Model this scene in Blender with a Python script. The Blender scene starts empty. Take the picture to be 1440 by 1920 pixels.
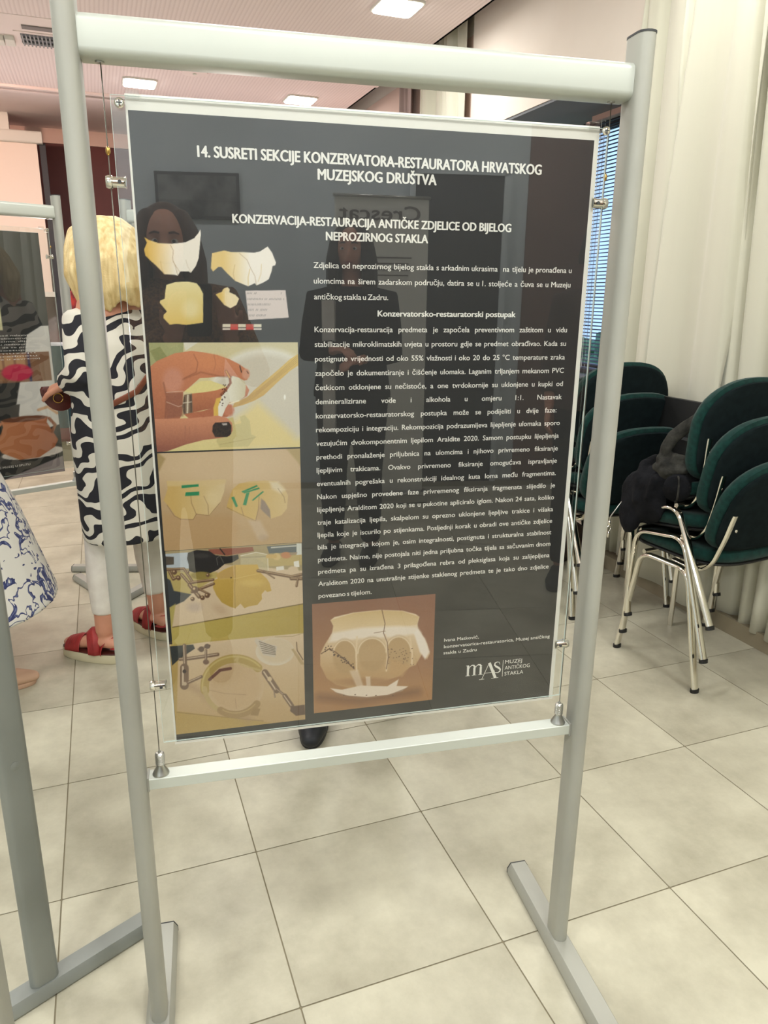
import bpy, bmesh, math, random
import numpy as np
from mathutils import Vector, Matrix
random.seed(7); rng = np.random.RandomState(7)
PI = math.pi
scene = bpy.context.scene
COL = scene.collection

# ------------------------------------------------------------ camera, world, lights, exposure
TH = 0.12551                                   # the room is turned by this against the poster stand
CT, ST = math.cos(TH), math.sin(TH)
def RW(a, b, z=0.0):                           # room coordinates (a across, b away) to world
    return (a*CT - b*ST, a*ST + b*CT, z)
CAM = Vector((0.0836, -1.1589, 1.3385))
R3 = Matrix(((0.97283683, -0.23124071, 0.01078156), (-0.0543022, -0.27323023, -0.96041476), (0.22503284, 0.93374139, -0.27836531)))
cd = bpy.data.cameras.new('camera'); cam = bpy.data.objects.new('camera', cd); COL.objects.link(cam)
cd.sensor_fit = 'VERTICAL'; cd.sensor_height = 36.0; cd.lens = 1379.71/1920*36.0
cd.clip_start = 0.01; cd.clip_end = 200
cam.matrix_world = Matrix.Translation(CAM) @ Matrix((R3[0], -R3[1], -R3[2])).transposed().to_4x4()
scene.camera = cam

world = bpy.data.worlds.new('daylight'); scene.world = world; world.use_nodes = True
wn = world.node_tree; bg = wn.nodes['Background']
bg.inputs[0].default_value = (0.42, 0.62, 1.0, 1); bg.inputs[1].default_value = 1.1

scene.view_settings.view_transform = 'Standard'; scene.view_settings.look = 'None'
scene.view_settings.gamma = 1.0; scene.view_settings.use_curve_mapping = False
scene.view_settings.exposure = 0.70
LAMP = 6.3                                     # watts of each ceiling panel
LAMP_COL = (0.985, 1.0, 0.985)
REAR = 1.8                                     # added boost of the unseen rear rows, to brighten the poster front
PANEL_EMIT = 14.0
PROJ = 42.0                                    # warm stage lights at the far end
CEILING_FILL = 46.0
scene.cycles.use_denoising = True
scene.cycles.max_bounces = 8; scene.cycles.diffuse_bounces = 5; scene.cycles.transparent_max_bounces = 16
scene.cycles.sample_clamp_indirect = 8.0; scene.cycles.caustics_reflective = False; scene.cycles.caustics_refractive = False

def area(name, loc, size, power, col, rot=(0, 0, 0), sy=None):
    l = bpy.data.lights.new(name, 'AREA'); l.energy = power; l.color = col; l.size = size
    if sy: l.shape = 'RECTANGLE'; l.size_y = sy
    o = bpy.data.objects.new(name, l); o.location = loc; o.rotation_euler = rot; COL.objects.link(o)
    o['kind'] = 'structure'; return o
LIGHT_SPOTS = [(a, b) for b in (-3.4, -1.1, 1.2, 3.5, 5.8) for a in (-2.253, -0.918, 0.417, 1.752) if not (a < 0 and b > 5)]
for a, b in LIGHT_SPOTS:
    area('ceiling_lamp', RW(a, b, 2.965), 0.24, LAMP*(REAR if b < 0 else 1.0), LAMP_COL, (0, 0, TH))
# spotlights on the stage, aimed at the screen and the floor before it
for a, b, ta, tb, tz, e in ((-1.9, 4.6, -1.0, 7.6, 2.0, 1.0), (-1.2, 4.9, -0.6, 4.1, 0.0, 0.5)):
    p = Vector(RW(a, b, 2.94)); t = Vector(RW(ta, tb, tz))
    l = bpy.data.lights.new('stage_spot', 'SPOT'); l.energy = PROJ*e*4; l.color = (1.0, 0.62, 0.48)
    l.spot_size = 1.7; l.spot_blend = 1.0; l.shadow_soft_size = 0.12
    o = bpy.data.objects.new('stage_spot', l); COL.objects.link(o); o.location = p
    o.rotation_euler = (t - p).to_track_quat('-Z', 'Y').to_euler()

# added fill spots without any fixture, brightening the ceiling from the stage end
for a in (-2.2, -.4, 1.4):
    p = Vector(RW(a, 6.9, 1.0)); t = Vector(RW(a*.6+.3, 3.6, 3.0))
    l = bpy.data.lights.new('ceiling_fill', 'SPOT'); l.energy = CEILING_FILL; l.color = (1.0, 0.86, 0.82)
    l.spot_size = 2.3; l.spot_blend = 1.0; l.shadow_soft_size = 0.15
    o = bpy.data.objects.new('ceiling_fill', l); COL.objects.link(o); o.location = p
    o.rotation_euler = (t - p).to_track_quat('-Z', 'Y').to_euler()

# ------------------------------------------------------------ materials
def lin(c):
    c = np.asarray(c, float)/255.0
    return np.where(c <= 0.04045, c/12.92, ((c+0.055)/1.055)**2.4)
def new_mat(name):
    m = bpy.data.materials.new(name); m.use_nodes = True
    nt = m.node_tree; return m, nt, nt.nodes['Principled BSDF']
def pm(name, rgb, rough=0.5, metal=0.0, spec=0.5, sheen=0.0, coat=0.0):
    m, nt, b = new_mat(name)
    b.inputs['Base Color'].default_value = (*lin(rgb), 1); b.inputs['Roughness'].default_value = rough
    b.inputs['Metallic'].default_value = metal; b.inputs['Specular IOR Level'].default_value = spec
    b.inputs['Sheen Weight'].default_value = sheen; b.inputs['Coat Weight'].default_value = coat
    return m
def noise_mat(name, c1, c2, scale=5, rough=0.6, detail=6, lo=0.35, hi=0.65, bump=0.0, bscale=80, metal=0.0, stretch=(1, 1, 1), spec=0.5, sheen=0.0, rand=0.0, bdist=0.002, nr=0.5):
    m, nt, b = new_mat(name); N = nt.nodes; L = nt.links
    tc = N.new('ShaderNodeTexCoord'); mp = N.new('ShaderNodeMapping'); mp.inputs['Scale'].default_value = stretch
    L.new(tc.outputs['Object'], mp.inputs[0])
    vec = mp.outputs[0]
    if rand:
        oi = N.new('ShaderNodeObjectInfo'); ad = N.new('ShaderNodeVectorMath'); ad.operation = 'SCALE'
        cx = N.new('ShaderNodeCombineXYZ'); 
        for k in range(3): L.new(oi.outputs['Random'], cx.inputs[k])
        L.new(cx.outputs[0], ad.inputs[0]); ad.inputs['Scale'].default_value = 40.0
        a2 = N.new('ShaderNodeVectorMath'); L.new(vec, a2.inputs[0]); L.new(ad.outputs[0], a2.inputs[1]); vec = a2.outputs[0]
    n = N.new('ShaderNodeTexNoise'); n.inputs['Scale'].default_value = scale; n.inputs['Detail'].default_value = detail; n.inputs['Roughness'].default_value = nr
    L.new(vec, n.inputs['Vector'])
    r = N.new('ShaderNodeValToRGB'); r.color_ramp.elements[0].position = lo; r.color_ramp.elements[1].position = hi
    r.color_ramp.elements[0].color = (*lin(c1), 1); r.color_ramp.elements[1].color = (*lin(c2), 1)
    L.new(n.outputs['Fac'], r.inputs[0])
    out = r.outputs[0]
    if rand:
        hs = N.new('ShaderNodeHueSaturation'); mr = N.new('ShaderNodeMapRange')
        mr.inputs['To Min'].default_value = 1-rand; mr.inputs['To Max'].default_value = 1+rand
        L.new(oi.outputs['Random'], mr.inputs[0]); L.new(mr.outputs[0], hs.inputs['Value']); L.new(out, hs.inputs['Color']); out = hs.outputs[0]
    L.new(out, b.inputs['Base Color'])
    b.inputs['Roughness'].default_value = rough; b.inputs['Metallic'].default_value = metal
    b.inputs['Specular IOR Level'].default_value = spec; b.inputs['Sheen Weight'].default_value = sheen
    if bump:
        n2 = N.new('ShaderNodeTexNoise'); n2.inputs['Scale'].default_value = bscale; n2.inputs['Detail'].default_value = 4
        L.new(tc.outputs['Object'], n2.inputs['Vector'])
        bp = N.new('ShaderNodeBump'); bp.inputs['Strength'].default_value = bump; bp.inputs['Distance'].default_value = bdist
        L.new(n2.outputs['Fac'], bp.inputs['Height']); L.new(bp.outputs[0], b.inputs['Normal'])
    return m
def glass_mat(name, tint=(1, 1, 1), ior=1.49, rough=0.0, boost=1.0):
    m = bpy.data.materials.new(name); m.use_nodes = True; nt = m.node_tree; N = nt.nodes; L = nt.links
    for n in list(N): N.remove(n)
    out = N.new('ShaderNodeOutputMaterial'); mx = N.new('ShaderNodeMixShader'); tr = N.new('ShaderNodeBsdfTransparent')
    gl = N.new('ShaderNodeBsdfGlossy'); fr = N.new('ShaderNodeFresnel'); fr.inputs['IOR'].default_value = ior
    gl.inputs['Roughness'].default_value = rough; tr.inputs[0].default_value = (*tint, 1)
    mu = N.new('ShaderNodeMath'); mu.operation = 'MULTIPLY'; mu.inputs[1].default_value = boost; mu.use_clamp = True
    ge = N.new('ShaderNodeNewGeometry'); ib = N.new('ShaderNodeMath'); ib.operation = 'SUBTRACT'; ib.inputs[0].default_value = 1.0; L.new(ge.outputs['Backfacing'], ib.inputs[1])
    m2 = N.new('ShaderNodeMath'); m2.operation = 'MULTIPLY'; L.new(fr.outputs[0], mu.inputs[0]); L.new(mu.outputs[0], m2.inputs[0]); L.new(ib.outputs[0], m2.inputs[1]); L.new(m2.outputs[0], mx.inputs[0]); L.new(tr.outputs[0], mx.inputs[1]); L.new(gl.outputs[0], mx.inputs[2])
    L.new(mx.outputs[0], out.inputs[0]); return m
def emit_mat(name, rgb, s):
    m, nt, b = new_mat(name); b.inputs['Base Color'].default_value = (*lin(rgb), 1)
    b.inputs['Emission Color'].default_value = (*lin(rgb), 1); b.inputs['Emission Strength'].default_value = s; return m
def attr_mat(name, rough=0.55):
    m, nt, b = new_mat(name); a = nt.nodes.new('ShaderNodeAttribute'); a.attribute_name = 'print'
    nt.links.new(a.outputs['Color'], b.inputs['Base Color']); b.inputs['Roughness'].default_value = rough; return m

M = {}
M['alu'] = noise_mat('satin_aluminium', (160, 160, 152), (174, 174, 165), 3, 0.5, metal=0.25, bump=0.03, bscale=400)
M['alu_bar'] = pm('pale_bar', (198, 203, 195), 0.4, 0.25)
M['alu_grey'] = noise_mat('grey_aluminium', (134, 138, 134), (148, 152, 148), 3, 0.45, metal=0.45)
M['cap'] = pm('dark_end_cap', (58, 60, 62), 0.6)
M['chrome'] = pm('chrome', (235, 232, 222), 0.12, 1.0)
M['steel'] = pm('brushed_steel', (190, 190, 185), 0.3, 1.0)
M['wire'] = pm('steel_wire', (120, 118, 108), 0.35, 0.9)
M['tile'] = noise_mat('cream_tile', (160, 155, 136), (200, 196, 176), 3.2, 0.33, 14, 0.3, 0.66, 0.05, 60, rand=0.02, spec=0.4, nr=0.68)
M['grout'] = pm('grout', (128, 120, 98), 0.9)
M['plaster'] = noise_mat('cream_plaster', (224, 214, 202), (230, 221, 210), 2, 0.85)
M['pink'] = noise_mat('pinkish_plaster', (214, 188, 176), (222, 196, 184), 2, 0.85)
M['wall'] = noise_mat('pale_wall', (200, 209, 214), (210, 218, 222), 2, 0.85)
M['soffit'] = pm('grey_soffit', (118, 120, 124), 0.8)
M['darkframe'] = pm('dark_window_frame', (44, 46, 52), 0.5)
M['maroon'] = noise_mat('maroon_panelling', (84, 38, 36), (98, 46, 42), 1.5, 0.6)
M['screen'] = pm('projection_screen', (240, 226, 214), 0.9)
M['white'] = pm('white_plastic', (225, 224, 216), 0.5)
M['curtain'] = noise_mat('cream_curtain', (198, 196, 178), (211, 209, 192), 3, 0.9, bump=0.1, bscale=500, sheen=0.2, stretch=(1, 1, .05))
M['curtain_mauve'] = pm('greyish_curtain', (168, 150, 146), 0.9)
M['green'] = noise_mat('green_upholstery', (10, 42, 39), (17, 56, 51), 60, 0.95, bump=0.3, bscale=900, sheen=0.12, spec=0.2)
M['shellgreen'] = noise_mat('dark_green_back', (11, 21, 23), (17, 28, 30), 40, 0.9, spec=0.15)
M['black'] = pm('black_plastic', (20, 21, 22), 0.5)
M['blackcloth'] = noise_mat('black_cloth', (14, 15, 18), (25, 26, 30), 12, 0.95, bump=1.0, bscale=22, spec=0.15, bdist=.012)
M['greycloth'] = noise_mat('washed_black_cotton', (34, 34, 32), (58, 58, 54), 25, 0.95, bump=1.0, bscale=34, spec=0.15, bdist=.010)
M['paper'] = pm('white_paper', (236, 234, 226), 0.6)
M['ground'] = pm('charcoal_print', (38, 38, 40), 0.5)
M['ink'] = pm('white_ink', (240, 238, 232), 0.6)
M['print'] = attr_mat('printed_photo')
M['acrylic'] = glass_mat('clear_acrylic', (0.985, 0.99, 0.985), 1.49, 0.0, 2.8)
M['acryl_edge'] = pm('acrylic_edge', (205, 220, 214), 0.15)
M['glass'] = glass_mat('window_glass', (0.95, 0.97, 0.97), 1.5)
M['blind'] = pm('blue_grey_blind', (62, 70, 92), 0.45, 0.2)
M['pinkrail'] = pm('pinkish_head_rail', (190, 158, 148), 0.5)
M['skin'] = noise_mat('skin', (196, 138, 112), (208, 150, 124), 8, 0.5)
M['blonde'] = noise_mat('blonde_hair', (178, 146, 84), (232, 212, 160), 60, 0.5, 8, 0.25, 0.7, 0.6, 200, stretch=(1, 1, 0.12))
M['brown'] = noise_mat('brown_hair', (52, 32, 22), (96, 64, 44), 60, 0.5, 8, 0.25, 0.7, 0.6, 200, stretch=(1, 1, 0.12))
M['darkhair'] = noise_mat('dark_hair', (20, 15, 13), (40, 30, 25), 60, 0.5, stretch=(1, 1, 0.12))
M['whitecotton'] = noise_mat('white_cotton', (214, 208, 200), (226, 222, 214), 20, 0.9, bump=0.3, bscale=30)
M['red'] = noise_mat('red_leather', (140, 34, 34), (168, 46, 44), 20, 0.55)
M['redcloth'] = noise_mat('red_patterned_cloth', (110, 30, 36), (170, 52, 44), 22, 0.9, lo=.4, hi=.6)
M['sole'] = pm('cream_rubber_sole', (206, 198, 168), 0.7)
M['bag'] = noise_mat('brown_leather', (72, 26, 20), (92, 36, 28), 20, 0.45)
M['strap'] = pm('tan_strap', (122, 66, 46), 0.6)
M['gold'] = pm('gold', (210, 170, 96), 0.25, 1.0)
M['beige'] = pm('beige_suede', (196, 160, 134), 0.8)
M['teal'] = noise_mat('teal_cloth', (30, 56, 62), (44, 74, 82), 4, 0.9, stretch=(6, 6, .3))
M['olive'] = pm('stage_front', (126, 122, 100), 0.7)
M['sparkle'] = noise_mat('brown_knit', (70, 46, 32), (150, 104, 64), 120, 0.8, lo=.4, hi=.62)
M['phone'] = pm('phone_black', (14, 14, 16), 0.2)
M['brownwall'] = noise_mat('brown_panel', (112, 82, 72), (124, 92, 80), 2, 0.6)
M['dark'] = pm('dark_glass_door', (34, 38, 42), 0.35)
M['diffuser'] = emit_mat('lit_diffuser', (255, 251, 240), PANEL_EMIT)
M['leafg'] = noise_mat('hedge_leaves', (70, 120, 84), (120, 165, 120), 10, 0.7)
M['lawn'] = noise_mat('lawn', (120, 150, 120), (150, 176, 150), 4, 0.9)
M['terracotta'] = pm('terracotta', (190, 120, 80), 0.7)

def two_tone(name, c1, c2, kind):
    m, nt, b = new_mat(name); N = nt.nodes; L = nt.links
    tc = N.new('ShaderNodeTexCoord'); r = N.new('ShaderNodeValToRGB')
    if kind == 'zebra':
        mp = N.new('ShaderNodeMapping'); mp.inputs['Scale'].default_value = (1, 1, 1.5); mp.inputs['Rotation'].default_value = (0.3, 0.5, 0.2)
        L.new(tc.outputs['Object'], mp.inputs[0])
        w = N.new('ShaderNodeTexWave'); w.inputs['Scale'].default_value = 3.6; w.inputs['Distortion'].default_value = 11.0
        w.inputs['Detail'].default_value = 1.2; w.inputs['Detail Scale'].default_value = 2.2; w.bands_direction = 'Z'
        L.new(mp.outputs[0], w.inputs['Vector']); L.new(w.outputs['Fac'], r.inputs[0])
        r.color_ramp.interpolation = 'CONSTANT'
        r.color_ramp.elements[0].color = (*lin(c1), 1); r.color_ramp.elements[1].position = 0.5; r.color_ramp.elements[1].color = (*lin(c2), 1)
    else:
        n1 = N.new('ShaderNodeTexNoise'); n1.inputs['Scale'].default_value = 17; n1.inputs['Detail'].default_value = 1.5; n1.inputs['Distortion'].default_value = 1.6
        n2 = N.new('ShaderNodeTexVoronoi'); n2.inputs['Scale'].default_value = 9.0
        L.new(tc.outputs['Object'], n1.inputs['Vector']); L.new(tc.outputs['Object'], n2.inputs['Vector'])
        ml = N.new('ShaderNodeMath'); ml.operation = 'MULTIPLY_ADD'; ml.inputs[1].default_value = -0.35
        L.new(n2.outputs['Distance'], ml.inputs[0]); L.new(n1.outputs['Fac'], ml.inputs[2]); L.new(ml.outputs[0], r.inputs[0])
        r.color_ramp.interpolation = 'CONSTANT'; e = r.color_ramp.elements
        e[0].color = (*lin(c2), 1); e[1].position = 0.335; e[1].color = (*lin(c1), 1)
        x = e.new(0.385); x.color = (*lin((96, 104, 140)), 1); x = e.new(0.41); x.color = (*lin(c1), 1); x = e.new(0.43); x.color = (*lin(c2), 1)
    L.new(r.outputs[0], b.inputs['Base Color']); b.inputs['Roughness'].default_value = 0.85
    return m
M['zebra'] = two_tone('black_white_leaf_print', (28, 28, 36), (212, 208, 196), 'zebra')
M['floral'] = two_tone('blue_floral_print', (44, 52, 96), (206, 204, 196), 'floral')
def stripes_mat(name, c1, c2, scale):
    m, nt, b = new_mat(name); N = nt.nodes; L = nt.links
    tc = N.new('ShaderNodeTexCoord'); w = N.new('ShaderNodeTexWave'); w.inputs['Scale'].default_value = scale; w.bands_direction = 'X'; w.wave_profile = 'SIN'
    L.new(tc.outputs['Object'], w.inputs['Vector']); r = N.new('ShaderNodeValToRGB')
    r.color_ramp.elements[0].position = 0.15; r.color_ramp.elements[1].position = 0.5
    r.color_ramp.elements[0].color = (*lin(c1), 1); r.color_ramp.elements[1].color = (*lin(c2), 1)
    L.new(w.outputs['Fac'], r.inputs[0]); L.new(r.outputs[0], b.inputs['Base Color']); b.inputs['Roughness'].default_value = 0.9
    bp = N.new('ShaderNodeBump'); bp.inputs['Strength'].default_value = 0.3; bp.inputs['Distance'].default_value = 0.003
    L.new(w.outputs['Fac'], bp.inputs['Height']); L.new(bp.outputs[0], b.inputs['Normal']); return m
M['acoustic'] = stripes_mat('slotted_ceiling', (232, 218, 216), (242, 229, 227), 12.0)
M['ceil'] = pm('smooth_ceiling', (242, 229, 226), 0.9)

# ------------------------------------------------------------ mesh helpers
class MB:
    def __init__(s): s.v = []; s.f = []; s.m = []
    def add(s, vs, fs, mi=0):
        o = len(s.v); s.v += [tuple(v) for v in vs]; s.f += [tuple(i+o for i in f) for f in fs]; s.m += [mi]*len(fs); return s
    def box(s, x0, x1, y0, y1, z0, z1, mi=0):
        v = [(x, y, z) for x in (x0, x1) for y in (y0, y1) for z in (z0, z1)]
        return s.add(v, [(0, 1, 3, 2), (4, 6, 7, 5), (0, 4, 5, 1), (2, 3, 7, 6), (0, 2, 6, 4), (1, 5, 7, 3)], mi)
    def prism(s, prof, axis, t0, t1, mi=0, bev=0.0):   # closed profile (2D) swept along an axis
        n = len(prof)
        def pt(p, t): return {'x': (t, p[0], p[1]), 'y': (p[0], t, p[1]), 'z': (p[0], p[1], t)}[axis]
        levels = [(t0, 1), (t1, 1)]
        if bev:
            cx = sum(p[0] for p in prof)/n; cy = sum(p[1] for p in prof)/n; sg = 1 if t1 > t0 else -1
            def sh(k):
                out = []
                for p in prof:
                    dx, dy = p[0]-cx, p[1]-cy; L = math.hypot(dx, dy) or 1
                    out.append((p[0]-dx/L*k, p[1]-dy/L*k))
                return out
            rings = [(t0, sh(bev)), (t0+sg*bev*.3, sh(bev*.3)), (t0+sg*bev, prof), (t1-sg*bev, prof), (t1-sg*bev*.3, sh(bev*.3)), (t1, sh(bev))]
        else: rings = [(t0, prof), (t1, prof)]
        vs = [pt(p, t) for t, pr in rings for p in pr]; fs = []
        for k in range(len(rings)-1):
            for i in range(n): j = (i+1) % n; fs.append((k*n+i, k*n+j, (k+1)*n+j, (k+1)*n+i))
        fs.append(tuple(range(n-1, -1, -1))); fs.append(tuple((len(rings)-1)*n+i for i in range(n)))
        return s.add(vs, fs, mi)
    def loft(s, rings, cap=True, mi=0, closed=True):
        n = len(rings[0]); vs = [p for r in rings for p in r]; fs = []
        for k in range(len(rings)-1):
            for i in range(n if closed else n-1): j = (i+1) % n; fs.append((k*n+i, k*n+j, (k+1)*n+j, (k+1)*n+i))
        if cap and closed: fs.append(tuple(range(n-1, -1, -1))); fs.append(tuple((len(rings)-1)*n+i for i in range(n)))
        return s.add(vs, fs, mi)
    def tube(s, path, rad, n=8, mi=0, flat=1.0, up=None, rnd=False):
        P = [Vector(p) for p in path]; m = len(P)
        rad = [rad]*m if not hasattr(rad, '__len__') else list(rad)
        rings = []; prev = None
        for i in range(m):
            t = (P[min(i+1, m-1)]-P[max(i-1, 0)]).normalized()
            if prev is None:
                u = Vector(up) if up is not None else (Vector((0, 0, 1)) if abs(t.z) < .9 else Vector((1, 0, 0)))
            else: u = prev
            u = (u - t*u.dot(t)); u = u.normalized() if u.length > 1e-6 else t.orthogonal().normalized()
            prev = u; w = t.cross(u)
            rings.append([P[i]+(u*math.cos(a)*rad[i]*flat+w*math.sin(a)*rad[i]) for a in [2*PI*k/n for k in range(n)]])
        if rnd:
            def shrink(r, c, k, off): return [c+(p-c)*k+off for p in r]
            t0 = (P[0]-P[1]).normalized(); t1 = (P[-1]-P[-2]).normalized()
            rings = [shrink(rings[0], P[0], .3, t0*rad[0]*.95), shrink(rings[0], P[0], .75, t0*rad[0]*.66)]+rings+[shrink(rings[-1], P[-1], .75, t1*rad[-1]*.66), shrink(rings[-1], P[-1], .3, t1*rad[-1]*.95)]
        return s.loft(rings, True, mi)
    def ball(s, c, r, nu=14, nv=10, mi=0, fn=None):
        r = (r, r, r) if not hasattr(r, '__len__') else r
        vs = []; fs = []
        for j in range(1, nv):
            th = PI*j/nv
            for i in range(nu):
                ph = 2*PI*i/nu; d = (math.sin(th)*math.cos(ph), math.sin(th)*math.sin(ph), math.cos(th))
                p = [d[k]*r[k] for k in range(3)]
                if fn: p = fn(d, p)
                vs.append(tuple(c[k]+p[k] for k in range(3)))
        top = len(vs); vs.append((c[0], c[1], c[2]+r[2])); vs.append((c[0], c[1], c[2]-r[2]))
        for j in range(nv-2):
            for i in range(nu): k = (i+1) % nu; fs.append((j*nu+i, (j+1)*nu+i, (j+1)*nu+k, j*nu+k))
        for i in range(nu): k = (i+1) % nu; fs.append((top, i, k)); fs.append((top+1, (nv-2)*nu+k, (nv-2)*nu+i))
        return s.add(vs, fs, mi)
    def lathe(s, prof, n=20, c=(0, 0, 0), mi=0):
        rings = [[(c[0]+r*math.cos(2*PI*k/n), c[1]+r*math.sin(2*PI*k/n), c[2]+z) for k in range(n)] for r, z in prof]
        return s.loft(rings, True, mi)
    def xf(s, mat, i0=0):
        for i in range(i0, len(s.v)): s.v[i] = tuple(mat @ Vector(s.v[i]))
        return s
    def mesh(s, name):
        me = bpy.data.meshes.new(name); me.from_pydata(s.v, [], s.f); me.update()
        bm = bmesh.new(); bm.from_mesh(me); bmesh.ops.recalc_face_normals(bm, faces=bm.faces); bm.to_mesh(me); bm.free()
        return me
    def build(s, name, mat, parent=None, smooth=0, loc=None, rotz=None, sub=0):
        me = s.mesh(name); mats = mat if isinstance(mat, (list, tuple)) else [mat]
        for m in mats: me.materials.append(m)
        if any(s.m): me.polygons.foreach_set('material_index', s.m)
        return link(name, me, parent, smooth, loc, rotz, sub)
def link(name, me, parent=None, smooth=0, loc=None, rotz=None, sub=0):
    if smooth:
        me.polygons.foreach_set('use_smooth', [True]*len(me.polygons))
        if smooth > 1: me.set_sharp_from_angle(angle=math.radians(smooth))
    o = bpy.data.objects.new(name, me); COL.objects.link(o)
    if parent is not None: o.parent = parent
    if loc is not None: o.location = loc
    if rotz is not None: o.rotation_euler = (0, 0, rotz)
    if sub: md = o.modifiers.new('s', 'SUBSURF'); md.levels = sub; md.render_levels = sub
    return o
def thing(name, label, cat, loc=(0, 0, 0), rotz=0.0, group=None):
    o = bpy.data.objects.new(name, None); COL.objects.link(o); o.location = loc; o.rotation_euler = (0, 0, rotz)
    o.empty_display_size = .1
    o['label'] = label; o['category'] = cat
    if group: o['group'] = group
    return o
def tag(o, label, cat, group=None):
    o['label'] = label; o['category'] = cat
    if group: o['group'] = group
    return o
def struct(o): o['kind'] = 'structure'; return o
def copy_tree(o, parent=None):
    c = o.copy(); COL.objects.link(c); c.parent = parent
    for ch in list(o.children): copy_tree(ch, c)
    return c
def remesh(mb, voxel, smooth=4):
    me = mb.mesh('tmp'); o = bpy.data.objects.new('tmp', me); COL.objects.link(o)
    md = o.modifiers.new('r', 'REMESH'); md.mode = 'VOXEL'; md.voxel_size = voxel
    ms = o.modifiers.new('m', 'SMOOTH'); ms.factor = 0.5; ms.iterations = smooth
    dg = bpy.context.evaluated_depsgraph_get(); dg.update()
    out = bpy.data.meshes.new_from_object(o.evaluated_get(dg))
    bpy.data.objects.remove(o); bpy.data.meshes.remove(me)
    return out
def fit(me, name, mat, parent):
    me.materials.clear(); me.materials.append(mat); me.name = name
    return link(name, me, parent, 1)
def rrect(w, h, r, n=5, cx=0, cy=0):       # rounded rectangle profile
    pts = []
    for (sx, sy, a0) in ((1, 1, 0), (-1, 1, 90), (-1, -1, 180), (1, -1, 270)):
        for k in range(n+1):
            a = math.radians(a0+90*k/n); pts.append((cx+sx*(w/2-r)+r*math.cos(a), cy+sy*(h/2-r)+r*math.sin(a)))
    return pts
def ell(w, h, n=12, cx=0, cy=0): return [(cx+w/2*math.cos(2*PI*k/n), cy+h/2*math.sin(2*PI*k/n)) for k in range(n)]

# ------------------------------------------------------------ the room (built in room coordinates, turned by TH)
def room(mb, name, mat, parent=None, smooth=0):
    return mb.build(name, mat, parent, smooth, rotz=None if parent else TH)
HC = 3.0; A0, A1 = -3.3, 2.37; B0, B1 = -4.3, 8.0
T = 0.4503; GA, GB = -0.2596, 0.3877
floor = struct(room(MB().box(A0-.1, A1+.6, B0-.1, B1+.1, -0.10, -0.0015), 'floor', M['grout']))
mbt = MB(); g = 0.0016; mbt.prism(rrect(T-2*g, T-2*g, 0.002, 1), 'z', -0.001, 0.0); tile_me = mbt.mesh('tile'); tile_me.materials.append(M['tile'])
nt_ = 0
for i in range(-7, 6):
    for j in range(-11, 13):
        a = GA+(i+.5)*T; b = GB+(j+.5)*T
        if a < A0+.1 or a > A1+.2 or b < B0+.2 or b > 5.6: continue
        if nt_ >= 300: continue
        nt_ += 1
        t = bpy.data.objects.new('tile', tile_me); COL.objects.link(t); t.parent = floor; t.location = (a, b, 0); t.rotation_euler = (0, 0, random.choice((0, PI/2, PI, -PI/2)))
# right wall: low wall under the window niche, bulkhead above it, niche with soffit and window
wr = MB()
wr.box(A1, A1+.5, B0, 3.72, 0, 0.86)            # below the sill
wr.box(A1, A1+.40, B0, 3.72, 2.40, HC+.3)       # bulkhead
wr.box(A1+.03, A1+.5, 3.72, B1, 0, HC+.3)       # plain wall beyond the window
wr.box(A1+.48, A1+.56, B0, 3.72, 2.60, HC+.3)
wall_right = struct(room(wr, 'wall_right', M['plaster']))
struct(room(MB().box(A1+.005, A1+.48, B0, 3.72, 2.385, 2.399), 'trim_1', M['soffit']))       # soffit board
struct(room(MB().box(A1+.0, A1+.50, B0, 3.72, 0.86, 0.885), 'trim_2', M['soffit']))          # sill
struct(room(MB().box(2.30, A1, B0, B1, 0, 0.07), 'baseboard_right', pm('beige_baseboard', (150, 140, 118), .7)))
pk = MB().box(A1+.026, A1+.03, 3.76, B1, 0.07, HC); struct(room(pk, 'trim_3', M['pink']))
wb = MB().box(A0-.1, A1+.6, B0-.12, B0, 0, HC+.3); wall_back = struct(room(wb, 'wall_back', M['wall']))
wl = MB().box(A0-.1, A0, B0, B1, 0, HC+.3); struct(room(wl, 'wall_left', M['wall']))
wf = MB().box(A0-.1, A1+.6, B1, B1+.12, 0, HC+.3); wall_front = struct(room(wf, 'wall_front', M['maroon']))
struct(room(MB().box(A0, A1, B1-.03, B1, 2.86, HC), 'trim_4', M['pink']))
# dark glazed door and brown panel on the wall behind the photographer, seen in the acrylic
d = struct(room(MB().box(1.02, 1.64, B0, B0+.03, 0, 2.16), 'door_1', M['dark']))
room(MB().box(.98, 1.02, B0, B0+.05, 0, 2.20).box(1.64, 1.68, B0, B0+.05, 0, 2.20).box(.98, 1.68, B0, B0+.05, 2.16, 2.20), 'door_frame', M['wall'], d)
struct(room(MB().box(1.82, A1, B0, B0+.02, 0, HC), 'trim_5', M['brownwall']))
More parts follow.
